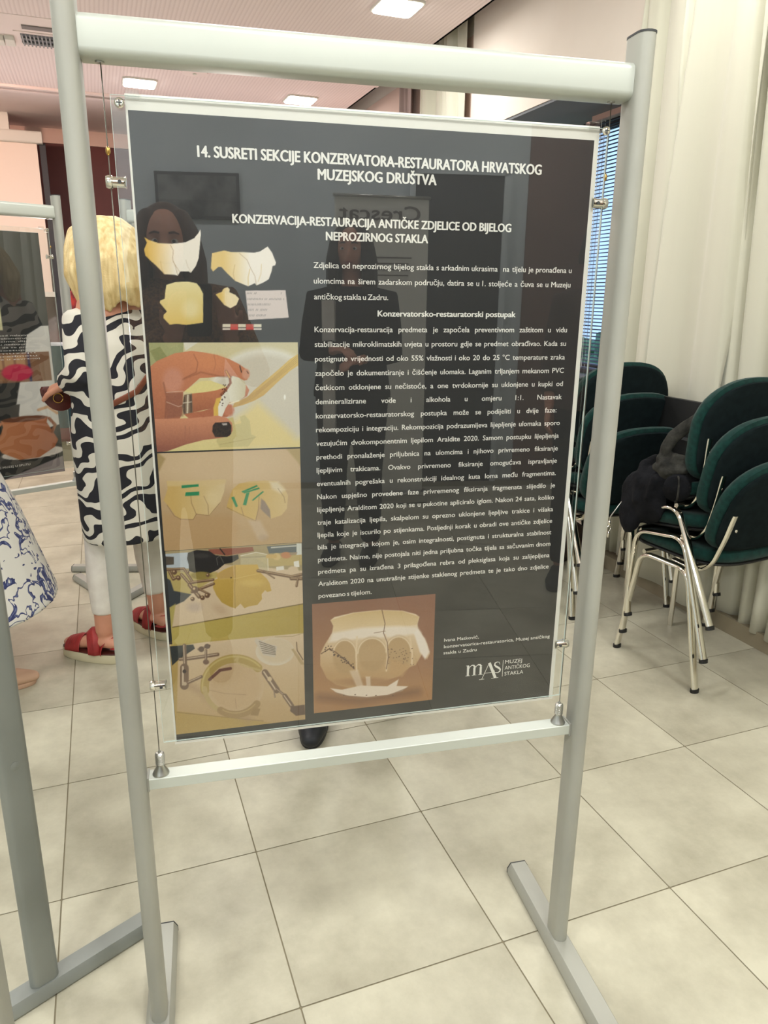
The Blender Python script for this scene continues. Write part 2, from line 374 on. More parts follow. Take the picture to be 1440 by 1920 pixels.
# ceiling: slotted panels, smooth strips, slot above the curtains
ce = MB().box(A0, 2.24, B0, 4.53, HC, HC+.08).box(A0, 2.24, 5.19, 6.28, HC, HC+.08)
ceiling = struct(room(ce, 'ceiling', M['acoustic']))
room(MB().box(A0, 2.24, 4.53, 5.19, HC-.004, HC+.08).box(A0, 2.24, 6.46, B1, HC, HC+.08).box(A0, 2.24, 6.40, 6.46, HC-.02, HC+.05), 'smooth_panel', M['ceil'], ceiling)
room(MB().box(A0, 2.24, 6.28, 6.32, HC-.02, HC+.08), 'light_edge', M['ceil'], ceiling)
room(MB().box(A0, 2.24, 6.32, 6.40, HC+.06, HC+.08), 'slot', M['ceil'], ceiling)
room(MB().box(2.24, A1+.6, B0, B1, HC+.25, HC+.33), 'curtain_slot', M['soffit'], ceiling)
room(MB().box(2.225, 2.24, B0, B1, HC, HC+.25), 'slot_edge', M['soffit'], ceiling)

# window: frame, glass, outside
wi = struct(room(MB().box(2.88, 2.93, B0, 3.72, 2.33, 2.60).box(2.88, 2.93, B0, 3.72, .885, .95)
     .box(2.88, 2.93, 3.66, 3.72, .9, 2.4).box(2.88, 2.93, 1.3, 1.37, .9, 2.4).box(2.88, 2.93, -.4, -.33, .9, 2.4)
     .box(2.88, 2.93, -2.1, -2.03, .9, 2.4), 'window_1', M['darkframe']))
for b0, b1 in ((1.37, 3.66), (-.33, 1.3), (-2.03, -.4), (B0, -2.1)):
    room(MB().box(2.902, 2.908, b0, b1, .95, 2.33), 'pane', M['glass'], wi)
struct(room(MB().box(A1+.40, 2.96, B0, 3.72, 2.40, 2.60), 'trim_6', M['darkframe']))
lawn = struct(room(MB().box(2.95, 14, -8, 14, -.4, -.3), 'ground', M['lawn']))
for k, (a, b, r, h) in enumerate(((5.2, 3.2, .9, 1.0), (5.8, 5.4, 1.1, 1.25), (5.4, 7.6, 1.0, 1.1))):
    mb = MB()
    def lump(d, p, k=k): 
        n = 1+.16*math.sin(9*d[0]+k)*math.cos(8*d[1])+.10*math.sin(17*d[2]+5*d[0]); return [q*n for q in p]
    mb.ball((0, 0, h*.55), (r, r, h*.6), 36, 24, 0, lump)
    for q in range(260):
        u = rng.normal(size=3); u /= np.linalg.norm(u); c = np.array((u[0]*r, u[1]*r, h*.55+u[2]*h*.6)); t1 = rng.normal(size=3)*.06; t2 = rng.normal(size=3)*.06
        mb.add([c, c+t1, c+t1+t2, c+t2], [(0, 1, 2, 3)])
    o = mb.build('bush', M['leafg'], None, 1, RW(a, b, -.3)); tag(o, ['rounded green bush outside the window, nearest one', 'taller green bush outside the window, middle one', 'green bush outside the window, farthest one'][k], 'bush', 'bushes outside the window')
# venetian blind
bl = thing('venetian_blind', 'blue-grey horizontal slat venetian blind half covering the window', 'blind', RW(2.80, 0, 0), TH)
BB0, BB1 = 1.40, 2.93
MB().box(-.025, .025, BB0, BB1, 2.355, 2.385).build('head_rail', M['pinkrail'], bl)
sl = MB(); sl.prism([(-.012, -.006), (-.004, .0015), (.004, .0022), (.012, .0), (.004, .0014), (-.004, .0007)], 'y', BB0, BB1)
sme = sl.mesh('slat'); sme.materials.append(M['blind'])
for k in range(66):
    o = bpy.data.objects.new('slat', sme); COL.objects.link(o); o.parent = bl; o.location = (0, 0, 2.338-k*.0212); o.rotation_euler = (0, math.radians(6), 0)
for b in (1.6, 2.05, 2.5, 2.85): MB().box(-.013, -.0115, b-.0015, b+.0015, .93, 2.36).box(.0115, .013, b-.0015, b+.0015, .93, 2.36).build('cord', M['white'], bl)
MB().box(-.013, .013, BB0, BB1, .925, .937).build('bottom_rail', M['blind'], bl)

# curtains: pleated cloth
def curtain(name, label, a, b0, b1, z0, z1, folds, mat, amp=.045, seed=0, group=None):
    """folds: list of b positions where the cloth tucks deep behind"""
    n = int((b1-b0)/.006); zs = np.linspace(z0, z1, 24); r = np.random.RandomState(seed)
    ph = r.rand(6)*6
    def off(b, z):
        t = (z-z0)/(z1-z0)
        o = .55*amp*math.sin(b*17+ph[0]+.3*math.sin(z*1.1+ph[4]))+.10*amp*math.sin(b*41+ph[1]+.4*t)
        for fb, w, dp in folds:
            f2 = fb+(z-1.9)*.045*math.sin(fb*7)
            o += min(dp*amp, .05)*math.exp(-((b-f2)/w)**2)
        return o*(1.0-.25*t)
    vs = []; fs = []
    for z in zs:
        for i in range(n+1):
            b = b0+(b1-b0)*i/n; vs.append((off(b, z), b, z+(.01*math.sin(b*9) if z == zs[0] else 0)))
    for k in range(len(zs)-1):
        for i in range(n): q = k*(n+1)+i; fs.append((q, q+1, q+n+2, q+n+1))
    me = bpy.data.meshes.new(name); me.from_pydata(vs, [], fs)
    me.materials.append(mat); o = link(name, me, None, 1, RW(a, 0, 0), TH)
    md = o.modifiers.new('t', 'SOLIDIFY'); md.thickness = .003
    return tag(o, label, 'curtain', group)
curtain('curtain', 'cream curtain panel beside the blind, behind the right upright', 2.30, 1.60, 1.93, .09, 3.2, [(1.60, .018, 2.2), (1.80, .02, 1.2), (1.895, .014, 1.4)], M['curtain'], .04, 1, 'cream curtains at the near window')
curtain('curtain', 'wide cream curtain panel hanging above the nearest green chairs', 2.27, 1.170, 1.602, .06, 3.2, [(1.19, .012, 2.0), (1.602, .01, 1.8), (1.36, .03, .3)], M['curtain'], .04, 2, 'cream curtains at the near window')
curtain('curtain', 'cream curtain panel at the right picture edge', 2.305, .50, 1.215, .05, 3.2, [(1.17, .012, 2), (1.05, .02, 1.6), (.9, .02, 1.6), (.75, .02, 2), (.6, .02, 1.4)], M['curtain'], .04, 3, 'cream curtains at the near window')
curtain('curtain', 'far cream curtain hanging at the end of the window bulkhead', 2.32, 3.76, 4.48, .05, 3.2, [(3.85, .02, 1.6), (4.0, .03, 1.8), (4.15, .03, 1.4), (4.3, .03, 2.2), (4.42, .02, 1.4)], M['curtain'], .06, 4)
curtain('curtain', 'far greyish mauve curtain left of the far cream curtain', 2.33, 4.62, 4.92, .05, 3.2, [(4.68, .02, 1.6), (4.78, .02, 1.8), (4.87, .02, 1.4)], M['curtain_mauve'], .05, 5)

for k, (b0_, b1_) in enumerate(((-.95, .50), (-2.45, -.97), (-4.1, -2.47))):
    curtain('curtain', ['cream curtain just out of the picture right of the green chairs', 'cream curtain beside the camera, out of the picture', 'cream curtain in the rear corner of the window wall, out of the picture'][k], 2.31, b0_, b1_, .05, 3.2, [(b0_+.15*i_, .02, 1.6) for i_ in range(1, 9)], M['curtain'], .05, 6+k)

# ceiling fixtures
def ceiling_light():
    t = thing('ceiling_light', '', 'ceiling light', (0, 0, 0), TH)
    MB().prism(rrect(.27, .27, .035, 6), 'z', HC-.012, HC+.004, bev=.004).build('frame', M['white'], t, 30)
    MB().prism(rrect(.24, .24, .03, 6), 'z', HC-.018, HC-.011).build('diffuser', M['diffuser'], t)
    return t
cl = ceiling_light()
labels = {(1.752, 3.5): 'bright square ceiling light at the top edge, above the top bar', (0.417, 5.8): 'bright square ceiling light left, just above the poster corner',
          (1.752, 5.8): 'bright square ceiling light above the middle of the poster'}
for k, (a, b) in enumerate(LIGHT_SPOTS):
    c = cl if k == 0 else copy_tree(cl)
    c.location = RW(a, b, 0); key = (round(a, 3), b)
    c['label'] = labels.get(key, 'ceiling light out of view, %s row from the back wall, %s from the window' % (('first', 'second', 'third', 'fourth', 'fifth')[(-3.4, -1.1, 1.2, 3.5, 5.8).index(b)], ('fourth', 'third', 'second', 'nearest')[(-2.253, -0.918, 0.417, 1.752).index(a)])); c['group'] = 'square ceiling lights' if key in labels else 'ceiling lights out of view'
sp = thing('ceiling_speaker', 'round flush ceiling speaker between the two far ceiling lights', 'speaker', RW(.80, 5.35, 0), TH)
MB().lathe([(.10, HC+.003), (.10, HC-.008), (.085, HC-.010), (.0, HC-.009)], 28).build('grille', M['ceil'], sp, 30)
MB().lathe([(.015, HC-.005), (.015, HC-.016), (.0, HC-.018)], 12).build('hub', M['white'], sp)
vt = thing('air_vent', 'dark grey ceiling air vent grille at the upper left', 'vent', RW(0, 0, 0), TH)
MB().box(-.42, .62, 4.83, 5.12, HC-.010, HC-.004).build('frame', M['ceil'], vt)
MB().box(-.38, .58, 4.86, 5.09, HC-.011, HC-.0095).build('backing', pm('vent_dark', (78, 84, 92), .6), vt)
fin = MB(); fin.box(-.0045, .0045, 4.86, 5.09, HC-.022, HC-.010); fme = fin.mesh('fin'); fme.materials.append(pm('vent_fin', (150, 152, 154), .5))
for k in range(40):
    o = bpy.data.objects.new('fin', fme); COL.objects.link(o); o.parent = vt; o.location = (-.37+k*.024, 0, 0)
for b in (4.93, 5.02): MB().box(-.38, .58, b-.004, b+.004, HC-.0225, HC-.012).build('cross_bar', fme.materials[0], vt)
vs_ = MB().box(-.36, .6, 4.695, 4.76, HC-.012, HC-.003).build('slot_diffuser', pm('slot_grey', (130, 122, 120), .7), None, 0, RW(0, 0, 0), TH); tag(vs_, 'long narrow grey slot diffuser beside the air vent', 'vent')
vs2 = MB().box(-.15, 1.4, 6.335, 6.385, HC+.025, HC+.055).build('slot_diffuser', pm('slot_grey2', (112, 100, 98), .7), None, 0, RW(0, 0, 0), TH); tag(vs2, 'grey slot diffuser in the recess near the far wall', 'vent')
ex = thing('smoke_detector', 'small white double box on the ceiling at the left edge', 'detector', RW(-.49, 5.03, 0), TH)
MB().prism(rrect(.07, .13, .01, 3, -.035), 'z', HC-.035, HC+.001, bev=.004).build('housing', M['white'], ex); MB().prism(rrect(.06, .15, .01, 3, .035), 'z', HC-.03, HC+.001, bev=.004).build('cover', M['white'], ex)

# stage end of the room
sg = thing('stage_platform', 'low olive grey stage platform at the far end of the room', 'stage', RW(0, 0, 0), TH)
MB().box(A0+.02, 1.9, 5.44, B1-.02, 0.0, .17).build('riser', M['olive'], sg); MB().box(A0+.02, 1.92, 5.42, B1-.02, .17, .19).build('deck', M['maroon'], sg)
tb = thing('draped_table', 'long table under a dark teal pleated cloth on the stage', 'table', RW(0, 0, .19), TH)
MB().box(-2.2, .9, 6.02, 6.6, .68, .72).build('tabletop', M['teal'], tb)
vs = []; fs = []; n = 240
for i in range(n+1):
    a = -2.2+3.1*i/n; o_ = .012*math.sin(a*90)+.006*math.sin(a*37)
    vs += [(a, 6.0+o_, 0.0), (a, 6.01+o_*.5, .72)]
for i in range(n): fs.append((2*i, 2*i+2, 2*i+3, 2*i+1))
MB().add(vs, fs).build('cloth_skirt', M['teal'], tb, 1)
psn = thing('projection_screen', 'wide pale projection screen lit pinkish at the far left', 'screen', RW(0, 0, 0), TH)
MB().prism(rrect(.10, .11, .02, 4, 7.4, 2.80), 'x', -2.9, -.42, bev=.004).build('cassette', M['white'], psn, 30)
MB().box(-2.84, -.475, 7.39, 7.393, 1.36, 2.76).build('fabric', M['screen'], psn)
MB().box(-2.86, -.455, 7.38, 7.405, 1.32, 1.37).build('bottom_bar', M['white'], psn)
for a in (-2.5, -.75): MB().box(a-.05, a+.05, 7.36, 7.44, 2.85, HC-.001).build('bracket', M['white'], psn)
MB().box(-.455, -.40, 7.42, 7.46, .19, 2.76).build('screen_post', M['darkframe'], psn)

# ------------------------------------------------------------ text, all in the builtin face, as flat print
_tc = {}
def word(txt, bold=0.0):
    k = (txt, bold)
    if k in _tc: return _tc[k]
    cu = bpy.data.curves.new('t', 'FONT'); cu.body = txt; cu.size = 1.0; cu.resolution_u = 3; cu.offset = bold; cu.fill_mode = 'FRONT'
    o = bpy.data.objects.new('t', cu); me = bpy.data.meshes.new_from_object(o)
    v = np.zeros(len(me.vertices)*3); me.vertices.foreach_get('co', v); v = v.reshape(-1, 3)
    fs = [tuple(p.vertices) for p in me.polygons]
    bpy.data.objects.remove(o); bpy.data.curves.remove(cu); bpy.data.meshes.remove(me)
    _tc[k] = (v, fs); return _tc[k]
def put(mb, txt, x0, z, cap, fx=None, x1=None, bold=0.0, y=0.0, cx=None, slope=0.0, mi=0):
    """text with its left edge at x0 and baseline z, capital height cap; width fitted to x1 when given"""
    v, fs = word(txt, 0.0)
    if not len(v): return x0
    s = cap/0.729; w = v[:, 0].max()-v[:, 0].min()
    sx = (x1-x0)/w if x1 is not None else s*(fx or 1.0)
    if cx is not None: x0 = cx-w*sx/2
    xx = x0+(v[:, 0]-v[:, 0].min())*sx
    mb.add(np.stack([xx, np.full(len(v), y), z+v[:, 1]*s+slope*(xx-x0)], 1).tolist(), fs, mi)
    if bold:
        k = cap*bold
        for q_, (dx, dz) in enumerate(((k, 0), (-k, 0), (0, k*.5), (0, -k*.5))):
            mb.add(np.stack([xx+dx, np.full(len(v), y-.00006*(q_+1)), z+dz+v[:, 1]*s+slope*(xx-x0)], 1).tolist(), fs, mi)
    return xx.max()

# ------------------------------------------------------------ painted prints: colour attribute on a fine grid
KP = [1379.71, 720.0, 960.0]
RN = np.array([list(r) for r in R3])
class Canvas:
    """a printed picture: colours laid on a grid in the poster plane; drawing coordinates run over the picture"""
    def __init__(s, x0, z0, x1, z1, step, ox, oy, sc, bgc):
        s.x = np.arange(x0, x1+step*.5, step); s.z = np.arange(z0, z1+step*.5, step); s.n = (len(s.z), len(s.x))
        X, Z = np.meshgrid(s.x, s.z); s.X, s.Z = X, Z
        p = np.stack([X/1000, 0*X, Z/1000], -1)-np.array(CAM); c = p @ RN.T
        s.U = ((KP[1]+KP[0]*c[..., 0]/c[..., 2])-ox)*sc; s.V = ((KP[2]+KP[0]*c[..., 1]/c[..., 2])-oy)*sc
        s.C = np.zeros(s.n+(3,)); s.C[:] = bgc; s.soft = sc*1.0
    def _mix(s, al, col):
        if callable(col): col = col(s.U, s.V)
        s.C = s.C*(1-al[..., None])+np.asarray(col, float)*al[..., None]; return s
    def sd(s, pts):
        P = np.array(pts, float); n = len(P); d = np.full(s.n, 1e18); inside = np.zeros(s.n, bool); U, V = s.U, s.V
        for i in range(n):
            a = P[i]; b = P[(i+1) % n]; e = b-a; L = e@e+1e-9
            t = np.clip(((U-a[0])*e[0]+(V-a[1])*e[1])/L, 0, 1)
            d = np.minimum(d, (U-a[0]-t*e[0])**2+(V-a[1]-t*e[1])**2)
            c = ((a[1] > V) != (b[1] > V)) & (U < (b[0]-a[0])*(V-a[1])/((b[1]-a[1]) or 1e-9)+a[0]); inside ^= c
        d = np.sqrt(d); return np.where(inside, -d, d)
    def poly(s, pts, col, soft=None, a=1.0): return s._mix(a*np.clip(.5-s.sd(pts)/(soft or s.soft), 0, 1), col)
    def ell(s, cx, cy, rx, ry, col, soft=.06, a=1.0, rot=0.0):
        c, n = math.cos(rot), math.sin(rot); u = (s.U-cx)*c+(s.V-cy)*n; v = -(s.U-cx)*n+(s.V-cy)*c
        r = np.sqrt((u/rx)**2+(v/ry)**2); return s._mix(a*np.clip((1+soft/2-r)/soft, 0, 1), col)
    def line(s, pts, w, col, a=1.0, soft=None):
        d = np.full(s.n, 1e9)
        for i in range(len(pts)-1):
            p, q = np.array(pts[i], float), np.array(pts[i+1], float); e = q-p; L = e@e+1e-9
            t = np.clip(((s.U-p[0])*e[0]+(s.V-p[1])*e[1])/L, 0, 1); d = np.minimum(d, np.hypot(s.U-p[0]-t*e[0], s.V-p[1]-t*e[1]))
        return s._mix(a*np.clip(.5-(d-w/2)/(soft or s.soft), 0, 1), col)
    def grain(s, amp): s.C = s.C+rng.normal(size=s.n)[..., None]*amp; return s
    def build(s, name, parent, y, gain=1.0, off=(0, 0, 0)):
        nz, nx = s.n
        v = np.stack([s.X/1000+off[0], np.full(s.n, y), s.Z/1000+off[2]], -1).reshape(-1, 3)
        idx = np.arange(nz*nx).reshape(nz, nx)
        f = np.stack([idx[:-1, :-1], idx[:-1, 1:], idx[1:, 1:], idx[1:, :-1]], -1).reshape(-1, 4)
        me = bpy.data.meshes.new(name); me.vertices.add(len(v)); me.vertices.foreach_set('co', v.ravel())
        me.loops.add(f.size); me.loops.foreach_set('vertex_index', f.ravel()); me.polygons.add(len(f))
        me.polygons.foreach_set('loop_start', np.arange(0, f.size, 4)); me.update(calc_edges=True)
        ca = me.color_attributes.new('print', 'FLOAT_COLOR', 'POINT')
        rgb = lin(np.clip(s.C, 0, 255))*gain; ca.data.foreach_set('color', np.concatenate([rgb, np.ones(s.n+(1,))], -1).astype('f').ravel())
        me.materials.append(M['print']); return link(name, me, parent)
def grad(c0, c1, ax, lo, hi):
    c0, c1 = np.array(c0, float), np.array(c1, float)
    def f(U, V):
        t = np.clip(((U if ax == 'u' else V)-lo)/(hi-lo), 0, 1)[..., None]; return c0*(1-t)+c1*t
    return f
# ------------------------------------------------------------ poster stands
W2 = 0.4115                                     # half the distance between the uprights
def stand(label, loc, rotz, mat=None, group=None, far=.200):
    mat = mat or M['alu']
    t = thing('poster_stand', label, 'display stand', loc, rotz, group)
    for sx in (-1, 1):
        fp = [(-.026, 0.004), (-.026, .016), (-.018, .030), (.018, .030), (.026, .016), (.026, 0.004)]
        fm = MB(); fm.prism([(x+sx*W2, z) for x, z in fp], 'y', -.262, far)
        f = fm.build('foot', mat, t, 35)
        for y in (-.2645, far): MB().prism([(x*1.02+sx*W2, z*1.02) for x, z in fp], 'y', y, y+.0025).build('end_cap', M['cap'], f)
        for y in (-.235, .17): MB().prism(ell(.02, .02, 10, sx*W2, y), 'z', 0, .005).build('glide', M['cap'], f)
        prof = []                                # flat sided tube with rounded ends
        for k in range(9): a = math.radians(180+180*k/8); prof.append((sx*W2+.0148*math.cos(a), -.0215+.0148*math.sin(a)))
        for k in range(9): a = math.radians(0+180*k/8); prof.append((sx*W2+.0148*math.cos(a), .0035+.0148*math.sin(a)))
        u = MB().prism(prof, 'z', .029, 1.7245).build('upright', mat, t, 35)
        cx = sx*W2
        MB().prism([((p[0]-cx)*1.04+cx, (p[1]+.009)*1.02-.009) for p in prof], 'z', 1.7245, 1.7275).build('end_cap', M['cap'], u)
        MB().lathe([(.0085, -.0012), (.0085, .0006), (.005, .0016), (0, .002)], 14).xf(Matrix.Translation((sx*(W2+.0148), -.009, .527)) @ Matrix.Rotation(sx*PI/2, 4, 'Y')).build('plug', mat, u, 40)
    tbm = MB().prism(rrect(.048, .051, .011, 5, 0, 1.6615), 'x', -W2+.0145, W2-.0145).build('top_bar', M['alu_bar'], t, 35)
    bbm = MB().prism(rrect(.030, .021, .0012, 1, 0, .5325), 'x', -W2+.0145, W2-.0145).build('bottom_bar', M['alu_bar'], t, 35)
    for sx in (-1, 1):
        MB().box(min(sx*(W2-.015), sx*(W2-.0185)), max(sx*(W2-.015), sx*(W2-.0185)), -.0155, .0155, .519, .5455).build('bracket', mat, bbm)
        MB().lathe([(0, 1.6365), (.006, 1.6362), (.006, 1.634), (.002, 1.633)], 12, (sx*.3745, 0, 0)).build('cable_socket', M['steel'], tbm, 30)
    return t
def hanging(loc, rotz, which):
    """two cables with tension knobs, clamps and the acrylic panel held between them; local x = 0 halfway between the cables"""
    for sx, side in ((-1, 'left'), (1, 'right')):
        c = thing('tension_cable', which[side], 'cable', loc, rotz)
        m_ = MB().tube([(sx*.3745, 0, .585), (sx*.3745, 0, 1.6365)], .0008, 6)
        m_.build('wire', M['wire'], c, 1)
        kn = MB().lathe([(.0142, .5430), (.0142, .5445), (.0135, .546), (.0062, .5595), (.0062, .5610)], 24, (sx*.3745, 0, 0)).build('cone_base', M['steel'], c, 30)
        pr = []
        for k in range(8): pr += [(.0072, .562+k*.0024), (.0080, .5626+k*.0024), (.0080, .5638+k*.0024), (.0072, .5644+k*.0024)]
        MB().lathe([(.0060, .5605)]+pr+[(.0076, .5825), (.0055, .5845), (.0028, .585), (.0016, .589), (0, .589)], 20, (sx*.3745, 0, 0)).build('barrel', M['steel'], kn, 30)
        MB().ball((sx*.3745, 0, 1.528), (.0035, .0035, .006), 8, 6).build('crimp', M['gold'], c, 1)
    p = thing('acrylic_panel', which['panel'], 'panel', loc, rotz)
    MB().prism([(-.3655, -.0052), (.3705, -.0052), (.3705, -.0022), (-.3655, -.0022)], 'z', .606, 1.5965).build('front_sheet', M['acrylic'], p)
    MB().prism([(-.3655, .0022), (.3705, .0022), (.3705, .0052), (-.3655, .0052)], 'z', .606, 1.5965).build('back_sheet', M['acrylic'], p)
    e = MB()
    for x in (-.3658, .3703): e.box(x, x+.0005, -.0050, -.0024, .6062, 1.5963)
    e.box(-.3655, .3705, -.0050, -.0024, 1.5964, 1.5969).box(-.3655, .3705, -.0050, -.0024, .6055, .606)
    e.box(-.362, -.345, -.0053, -.00515, .6075, .6082).box(.360, .372, -.0053, -.00515, .6075, .6082)
    e.build('polished_edge', M['acryl_edge'], p)
    for x, z in ((-.3545, 1.587), (.3665, 1.5935)):
        h = MB().lathe([(.0066, 0), (.0066, .0012), (.005, .003), (.0035, .0034), (0, .0034)], 18).xf(Matrix.Translation((x, -.0052, z)) @ Matrix.Rotation(PI/2, 4, 'X')).build('screw', M['chrome'], p, 30)
        a = .0036; MB().box(-a, a, -.0007, .0007, .0032, .0038).box(-.0007, .0007, -a, a, .0032, .0038).xf(Matrix.Translation((x, -.0052, z)) @ Matrix.Rotation(PI/2, 4, 'X')).build('cross_slot', M['cap'], h)
    for x, w in ((-.3370, .017), (.3455, .018)):
        MB().prism(rrect(.012, .009, .002, 2, 0, 1.6005), 'x', x-w/2, x+w/2).box(x-w/2, x+w/2, -.0085, -.0055, 1.592, 1.603).build('clear_clip', M['acrylic'], p, 30)
    MB().prism(rrect(.012, .010, .003, 2, 0, 1.589), 'x', .357, .374).build('clear_clip', M['acrylic'], p, 30)
    for sx in (-1, 1):
        for z in (1.489, .713):
            x = sx*.3745
            c = MB().tube([(x+sx*.006, 0, z), (x+sx*.003, 0, z), (x-sx*.002, 0, z), (x-sx*.003, 0, z), (x-sx*.018, 0, z), (x-sx*.0205, 0, z), (x-sx*.0215, 0, z)], [.0076, .0088, .0088, .0072, .0072, .0088, .006], 20, rnd=False).build('cable_clamp', M['chrome'], p, 30)
            MB().lathe([(.0026, 0), (.0026, .0095), (.0, .0095)], 12, (0, 0, 0)).xf(Matrix.Translation((x-sx*.0125, 0, z)) @ Matrix.Rotation(PI/2, 4, 'X')).build('grub_screw', M['cap'], c, 30)
    return p
X0 = .3445
stand('large silver poster stand in the middle holding the charcoal poster', (.3435, 0, 0), 0)
hanging((X0, 0, 0), 0, {'left': 'thin steel cable left of the charcoal poster with conical steel knob', 'right': 'thin steel cable right of the charcoal poster with conical steel knob',
    'panel': 'clear acrylic panel with chrome clamps over the charcoal poster'})
s2a = math.atan2(.843, -.537)
c2 = Vector((-.288, .118, 0)); d2 = Vector((-.537, .843, 0))
cc = c2+d2*W2
stand('grey poster stand at the lower left, its wide upright seen side on', tuple(cc), s2a+PI, M['alu_grey'], far=.212)
stand('silver poster stand whose upright just shows in the lower left corner', (-.234-W2, -.30, 0), 0)
fx_, fy_ = .86, .51; fang = math.atan2(fy_, fx_)
FC = Vector((-.478-W2*fx_, 2.295-W2*fy_, 0))
stand('silver poster stand in the left background holding the terracotta pot poster', tuple(FC), fang)
hanging(tuple(FC), fang, {'left': 'steel cable left of the pot poster, outside the picture', 'right': 'steel cable right of the terracotta pot poster', 'panel': 'clear acrylic panel over the terracotta pot poster'})
a4 = math.atan2(-.55, .84)
stand('silver poster stand behind the blonde woman, mostly hidden by the charcoal poster', (-.205+W2*.84, 2.345-W2*.55, 0), a4)
a5 = math.atan2(.98, .2)
stand('silver poster stand farthest back, only its foot showing behind the blonde woman', (-.425+W2*.2, 2.56+W2*.98, 0), a5)

# ------------------------------------------------------------ the charcoal poster
po = thing('poster', 'tall charcoal poster with white headings and photos of antique white glass', 'poster', (0, 0, 0))
MB().box(-.003, .7025, -.0008, .0008, .5970, 1.6000).build('sheet', M['paper'], po)
MB().box(.0, .6945, -.0011, -.0008, .6020, 1.5800).build('print_ground', M['ground'], po)
YT = -.0017
tt = MB()
def mmput(mb, txt, x0, z, cap, **k):
    for q in ('x1', 'cx'): 
        if q in k: k[q] = k[q]/1000
    return put(mb, txt, x0/1000, z/1000, cap/1000, y=YT, **k)
tm = MB(); mmput(tm, '14. SUSRETI SEKCIJE KONZERVATORA-RESTAURATORA HRVATSKOG', 89, 1526.5, 15.2, x1=608, bold=.05)
mmput(tm, 'MUZEJSKOG DRUŠTVA', 258, 1504.5, 15.2, x1=438, bold=.05); tm.build('heading', M['ink'], po)
tm = MB(); mmput(tm, 'KONZERVACIJA-RESTAURACIJA ANTIČKE ZDJELICE OD BIJELOG', 133, 1441.5, 12.6, x1=563, bold=.05)
mmput(tm, 'NEPROZIRNOG STAKLA', 269, 1421.5, 12.6, x1=427, bold=.05); tm.build('subheading', M['ink'], po)
tm = MB(); mmput(tm, 'Konzervatorsko-restauratorski postupak', 349, 1312, 9.2, x1=579, bold=.05); tm.build('section_heading', M['ink'], po)
LINES = [(1382, 'Zdjelica od neprozirnog bijelog stakla s arkadnim ukrasima  na tijelu je pronađena u', 1), (1359.5, 'ulomcima na širem zadarskom području, datira se u 1. stoljeće a čuva se u Muzeju', 1),
(1336.5, 'antičkog stakla u Zadru.', 0),
(1288, 'Konzervacija-restauracija predmeta je započela preventivnom zaštitom u vidu', 1), (1265.8, 'stabilizacije mikroklimatskih uvjeta u prostoru gdje se predmet obrađivao. Kada su', 1),
(1243.6, 'postignute vrijednosti od oko 55% vlažnosti i oko 20 do 25 °C temperature zraka', 1), (1221.4, 'započelo je dokumentiranje i čišćenje ulomaka. Laganim trljanjem mekanom PVC', 1),
(1199.2, 'četkicom otklonjene su nečistoće, a one tvrdokornije su uklonjene u kupki od', 1), (1177, 'demineralizirane vode i alkohola u omjeru 1:1. Nastavak', 1),
(1154.6, 'konzervatorsko-restauratorskog postupka može se podijeliti u dvije faze:', 2), (1132.4, 'rekompoziciju i integraciju. Rekompozicija podrazumijeva lijepljenje ulomaka sporo', 1),
(1110.2, 'vezujućim dvokomponentnim ljepilom Araldite 2020. Samom postupku lijepljenja', 1), (1088, 'prethodi pronalaženje priljubnica na ulomcima i njihovo privremeno fiksiranje', 1),
(1066, 'ljepljivim trakicama. Ovakvo privremeno fiksiranje omogućava ispravljanje', 1), (1043.8, 'eventualnih pogrešaka u rekonstrukciji idealnog kuta loma među fragmentima.', 1),
(1021.6, 'Nakon uspješno provedene faze privremenog fiksiranja fragmenata slijedilo je', 1), (999.6, 'lijepljenje Aralditom 2020 koji se u pukotine apliciralo iglom. Nakon 24 sata, koliko', 1),
(977.6, 'traje katalizacija ljepila, skalpelom su oprezno uklonjene ljepljive trakice i višaka', 1), (956, 'ljepila koje je iscurilo po stijenkama. Posljednji korak u obradi ove antičke zdjelice', 1),
(934.4, 'bila je integracija kojom je, osim integralnosti, postignuta i strukturalna stabilnost', 1), (912.6, 'predmeta. Naime, nije postojala niti jedna priljubna točka tijela sa sačuvanim dnom', 1),
(890.8, 'predmeta pa su izrađena 3 prilagođena rebra od pleksiglasa koja su zalijepljena', 1), (869, 'Aralditom 2020 na unutrašnje stijenke staklenog predmeta te je tako dno zdjelice', 1),
(847, 'povezano s tijelom.', 0)]
CAPB = 8.7
_v = word('povezano s tijelom.')[0]; FXB = (344.5-249.5)/(_v[:, 0].max()-_v[:, 0].min())     # mm per text unit
tm = MB()
for z, s_, just in LINES:
    ws = s_.split(' '); wd = [(word(w)[0][:, 0].max()-word(w)[0][:, 0].min())*FXB if w else 0 for w in ws]
    xr = 672.5 if just == 1 else (664.5 if just == 2 else None)
    fxl = 1.0
    if xr: 
        if 'demineral' in s_: gap = (xr-249.5-sum(wd))/(len(ws)-1)
        else:
            gap = (xr-249.5-sum(wd))/(len(ws)-1)
            if gap < 2.4: fxl = (xr-249.5-2.4*(len(ws)-1))/sum(wd); gap = 2.4
    else: gap = 2.9
    x = 249.5
    for w, d_ in zip(ws, wd):
        if w: mmput(tm, w, x, z, CAPB, x1=x+d_*fxl, bold=.018)
        x += d_*fxl+gap
tm.build('body_text', M['ink'], po)
tm = MB(); mmput(tm, 'Ivana Matković,', 477.5, 742, 6.6, x1=544, bold=.012)
mmput(tm, 'konzervatorica-restauratorica, Muzej antičkog', 477.5, 729, 6.6, x1=686, bold=.012); mmput(tm, 'stakla u Zadru', 477, 716.5, 6.6, x1=541, bold=.012); tm.build('author_text', M['ink'], po)
